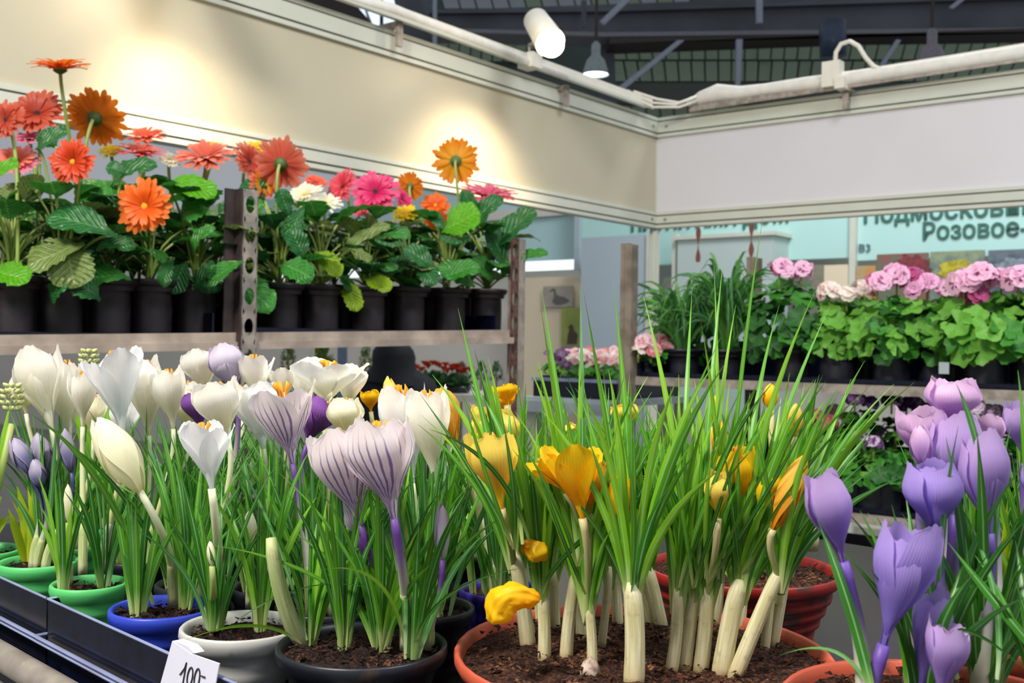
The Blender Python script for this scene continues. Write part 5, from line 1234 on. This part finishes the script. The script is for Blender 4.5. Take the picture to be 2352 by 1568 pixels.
pelargonium(2150, -.14, 170, 686, [(2130, 655, 54, 'magenta', 9), (2165, 664, 46, 'pink', 8), (2108, 668, 50, 'magenta', 8)], 'pelargonium with magenta edged clusters behind the middle ones', mix=(0, 1, 2))
pelargonium(2265, -.07, 230, 674, [(2215, 650, 70, 'pink', 11), (2255, 640, 78, 'pink', 12), (2300, 645, 60, 'pink', 10), (2235, 680, 60, 'pink', 8)], 'pelargonium with a large pale pink cluster over big light leaves', mix=(0, 1, 1), nl=76, lsz=(.024, .036))
pelargonium(2370, -.10, 200, 664, [(2340, 642, 66, 'pink', 11), (2390, 640, 60, 'pink', 9)], 'pelargonium cut off by the right edge of the photo', mix=(0, 1, 1))
pelargonium(1990, -.26, 200, 686, [(1985, 668, 50, 'blush', 8)], 'pelargonium in the rear row behind the white one', mix=(0, 2, 2))
pelargonium(2200, -.28, 200, 674, [(2180, 660, 46, 'deep', 8)], 'pelargonium in the rear row behind the magenta edged one', mix=(0, 2, 2))
# label stake on a pot
a, z = RR.hit(2168, 845, -.02); m = MB(); RR.box(m, a-.011, a+.011, -.022, -.02, z-.013, z+.013); tag(m.build('plant_label', M_greyb), 'small grey tag on the dark pots of the right trolley', 'label')
# lower shelf: pansies
PZ = zr2
spec = [(1880, 960, 'rose'), (1930, 950, 'pink'), (2000, 985, 'pale'), (1975, 915, 'plum'), (2060, 920, 'plum'), (2110, 930, 'plum'), (2250, 935, 'pale'), (2300, 950, 'pale'), (2180, 950, 'plum'), (1985, 1010, 'pale')]
lab = ['rose pansy', 'pink primula', 'pale pansy with dark eyes', 'dark plum pansy', 'dark plum pansy nearer the violet crocuses', 'plum pansy behind the topmost violet crocus', 'pale lilac pansy right of the violet crocuses', 'pale lilac pansy at the far right', 'plum pansy hidden behind the violet crocuses', 'pale pansy above the round green leaves']
for i, ((px, py, kd), lb) in enumerate(zip(spec, lab)):
    row = (-.08, -.2, -.08, -.3, -.3, -.2, -.1, -.2, -.1, -.09)[i]; row = -.08-.13*(i % 3)
    pelargonium(px if i != 9 else 2040, row, 120 if i != 9 else 170, py+20, [(px-12, py, 44, kd, 7), (px+22, py+12, 40, kd, 6)], lb+' on the lower right shelf', zbase=PZ, nl=40 if i != 9 else 56, ph=.09, pr=.045, lsz=(.014, .022), mix=(0, 2, 1), name='potted_pansy')
pelargonium(2010, -.07, 200, 1040, [], 'round leaved green plant on the lower right shelf', zbase=PZ, nl=60, ph=.08, pr=.05, lsz=(.018, .026), mix=(0, 2, 2), name='potted_pansy')
for i, (px, py) in enumerate(((1985, 1300), (2050, 1290), (1945, 1340), (2090, 1330), (1975, 1370), (2030, 1380))):
    pelargonium(px, (-.27, -.27, -.16, -.16, -.06, -.06)[i], 120, py+20, [(px, py, 56, 'pale', 9), (px+24, py+24, 46, 'pink', 7)], 'pale pink primula on the lowest right shelf, seen between the pots, %s' % ('upper left', 'upper middle', 'farthest left', 'farthest right', 'lower left', 'lower right')[i], zbase=zr2-.25, nl=30, ph=.05, pr=.045, lsz=(.014, .022), name='potted_primula')
# ================================================================ PRIMULAS ON THE BENCH
k = 0
rowname = ('front', 'middle', 'rear')
for row in range(3):
    for i in range(5):
        a = e0+.065+(e1-e0-.13)*i/4; n = -.085-.12*row; b = ES.pt(a, n, ze+.006); D = b.y; px, _ = pxof(b)
        kd = ('plum', 'rose', 'blush', 'white', 'blush', 'rose', 'white', 'blush')[(i+row*3) % 8]
        if i < 2: kd = 'plum' if row < 2 else 'rose'
        root = thing('potted_primula', b, 'small primula in the %s row of the bench tray, %s from the left' % (rowname[row], ('first', 'second', 'third', 'fourth', 'last')[i]), 'potted plant', 'primulas in the bench tray')
        make_pot(b+V((0, 0, .06)), .036, .06, M_potnavy, root, 0, n=16)
        for j in range(14):
            th = R.uniform(0, 2*PI); q = R.uniform(.015, .05); s = R.uniform(.014, .022)
            link('leaf', R.choice(PLM[R.choice((0, 1, 2))]), root, frame(b+V((q*math.cos(th), q*math.sin(th), .06+R.uniform(.0, .03))), V((math.cos(th)*.6, math.sin(th)*.6-.3, .8)), R.uniform(0, 6), s, s, s))
        for j in range(10):
            th = R.uniform(0, 2*PI); q = .045*math.sqrt(R.random()); s = R.uniform(.013, .018)
            link('flower', FM[kd if R.random() < .7 else R.choice(('white', 'rose', 'blush'))], root, frame(b+V((q*math.cos(th), q*math.sin(th), .098+R.uniform(-.015, .045))), V((R.uniform(-.5, .5), R.uniform(-1, -.2), R.uniform(.3, 1))), R.uniform(0, 6), s, s, s))
# ================================================================ GRASSY PLANTS (right trolley, left end)
S_mats = [leaf_mat('strap_leaf_'+n, a, b, '#9cc08a', .3, .45) for n, a, b in (('a', '#4a8f3a', '#2f7030'), ('b', '#6aa848', '#4a8a38'), ('c', '#3a7a44', '#28603a'))]
for px, n, wp, label, nl, tp in ((1568, -.14, 200, 'arching grassy plant nearest the grey timber post', 150, 640), (1668, -.16, 210, 'taller arching grassy plant left of the pelargoniums', 170, 590)):
    a, _ = RR.hit(px, 800, n); b = RR.pt(a, n, zr); D = b.y; top = b+V((0, 0, .075)); _, zt_ = RR.hit(px, tp, n); H = zt_-top.z
    root = thing('potted_grass', b, label, 'potted plant'); make_pot(top, .06, .075, M_potnavy, root, 0, n=24)
    for i in range(nl):
        th = R.uniform(0, 2*PI); q = wp/2/F*D*R.uniform(.3, 1.25); h = H*R.uniform(.45, 1.15); out = V((math.cos(th), math.sin(th), 0))
        s = top+out*.01-V((0, 0, .006)); P = bez3(s, s+out*q*.15+V((0, 0, h*.6)), s+out*q*.55+V((0, 0, h*1.15)), s+out*q*1.25+V((0, 0, h*R.uniform(.1, .95))), 9)
        blade(P, R.uniform(.007, .011), R.choice(S_mats), root, .25)
print('objects', len(bpy.data.objects), 'tris~', sum(len(o.data.polygons)*2 for o in bpy.data.objects if o.type == 'MESH'))

pelargonium(1622, -.36, 230, 700, [], 'leafy green plant hidden behind the two grassy plants', nl=80, ph=.07, pr=.05, mix=(0, 2, 2), name='potted_pelargonium')
# primulas at the left end of the right trolley, seen right of the timber post
for i, px in enumerate((1480, 1515)):
    pelargonium(px, -.06-.16*(i == 1), 90, 800, [(px, 788, 44, 'blush', 8), (px+16, 806, 40, 'rose', 7), (px-14, 806, 38, 'white', 6)], 'pink primula on the right trolley, %s the timber post' % ('close beside' if i == 0 else 'a pot behind'), nl=30, ph=.05, pr=.035, lsz=(.014, .022), name='potted_primula')
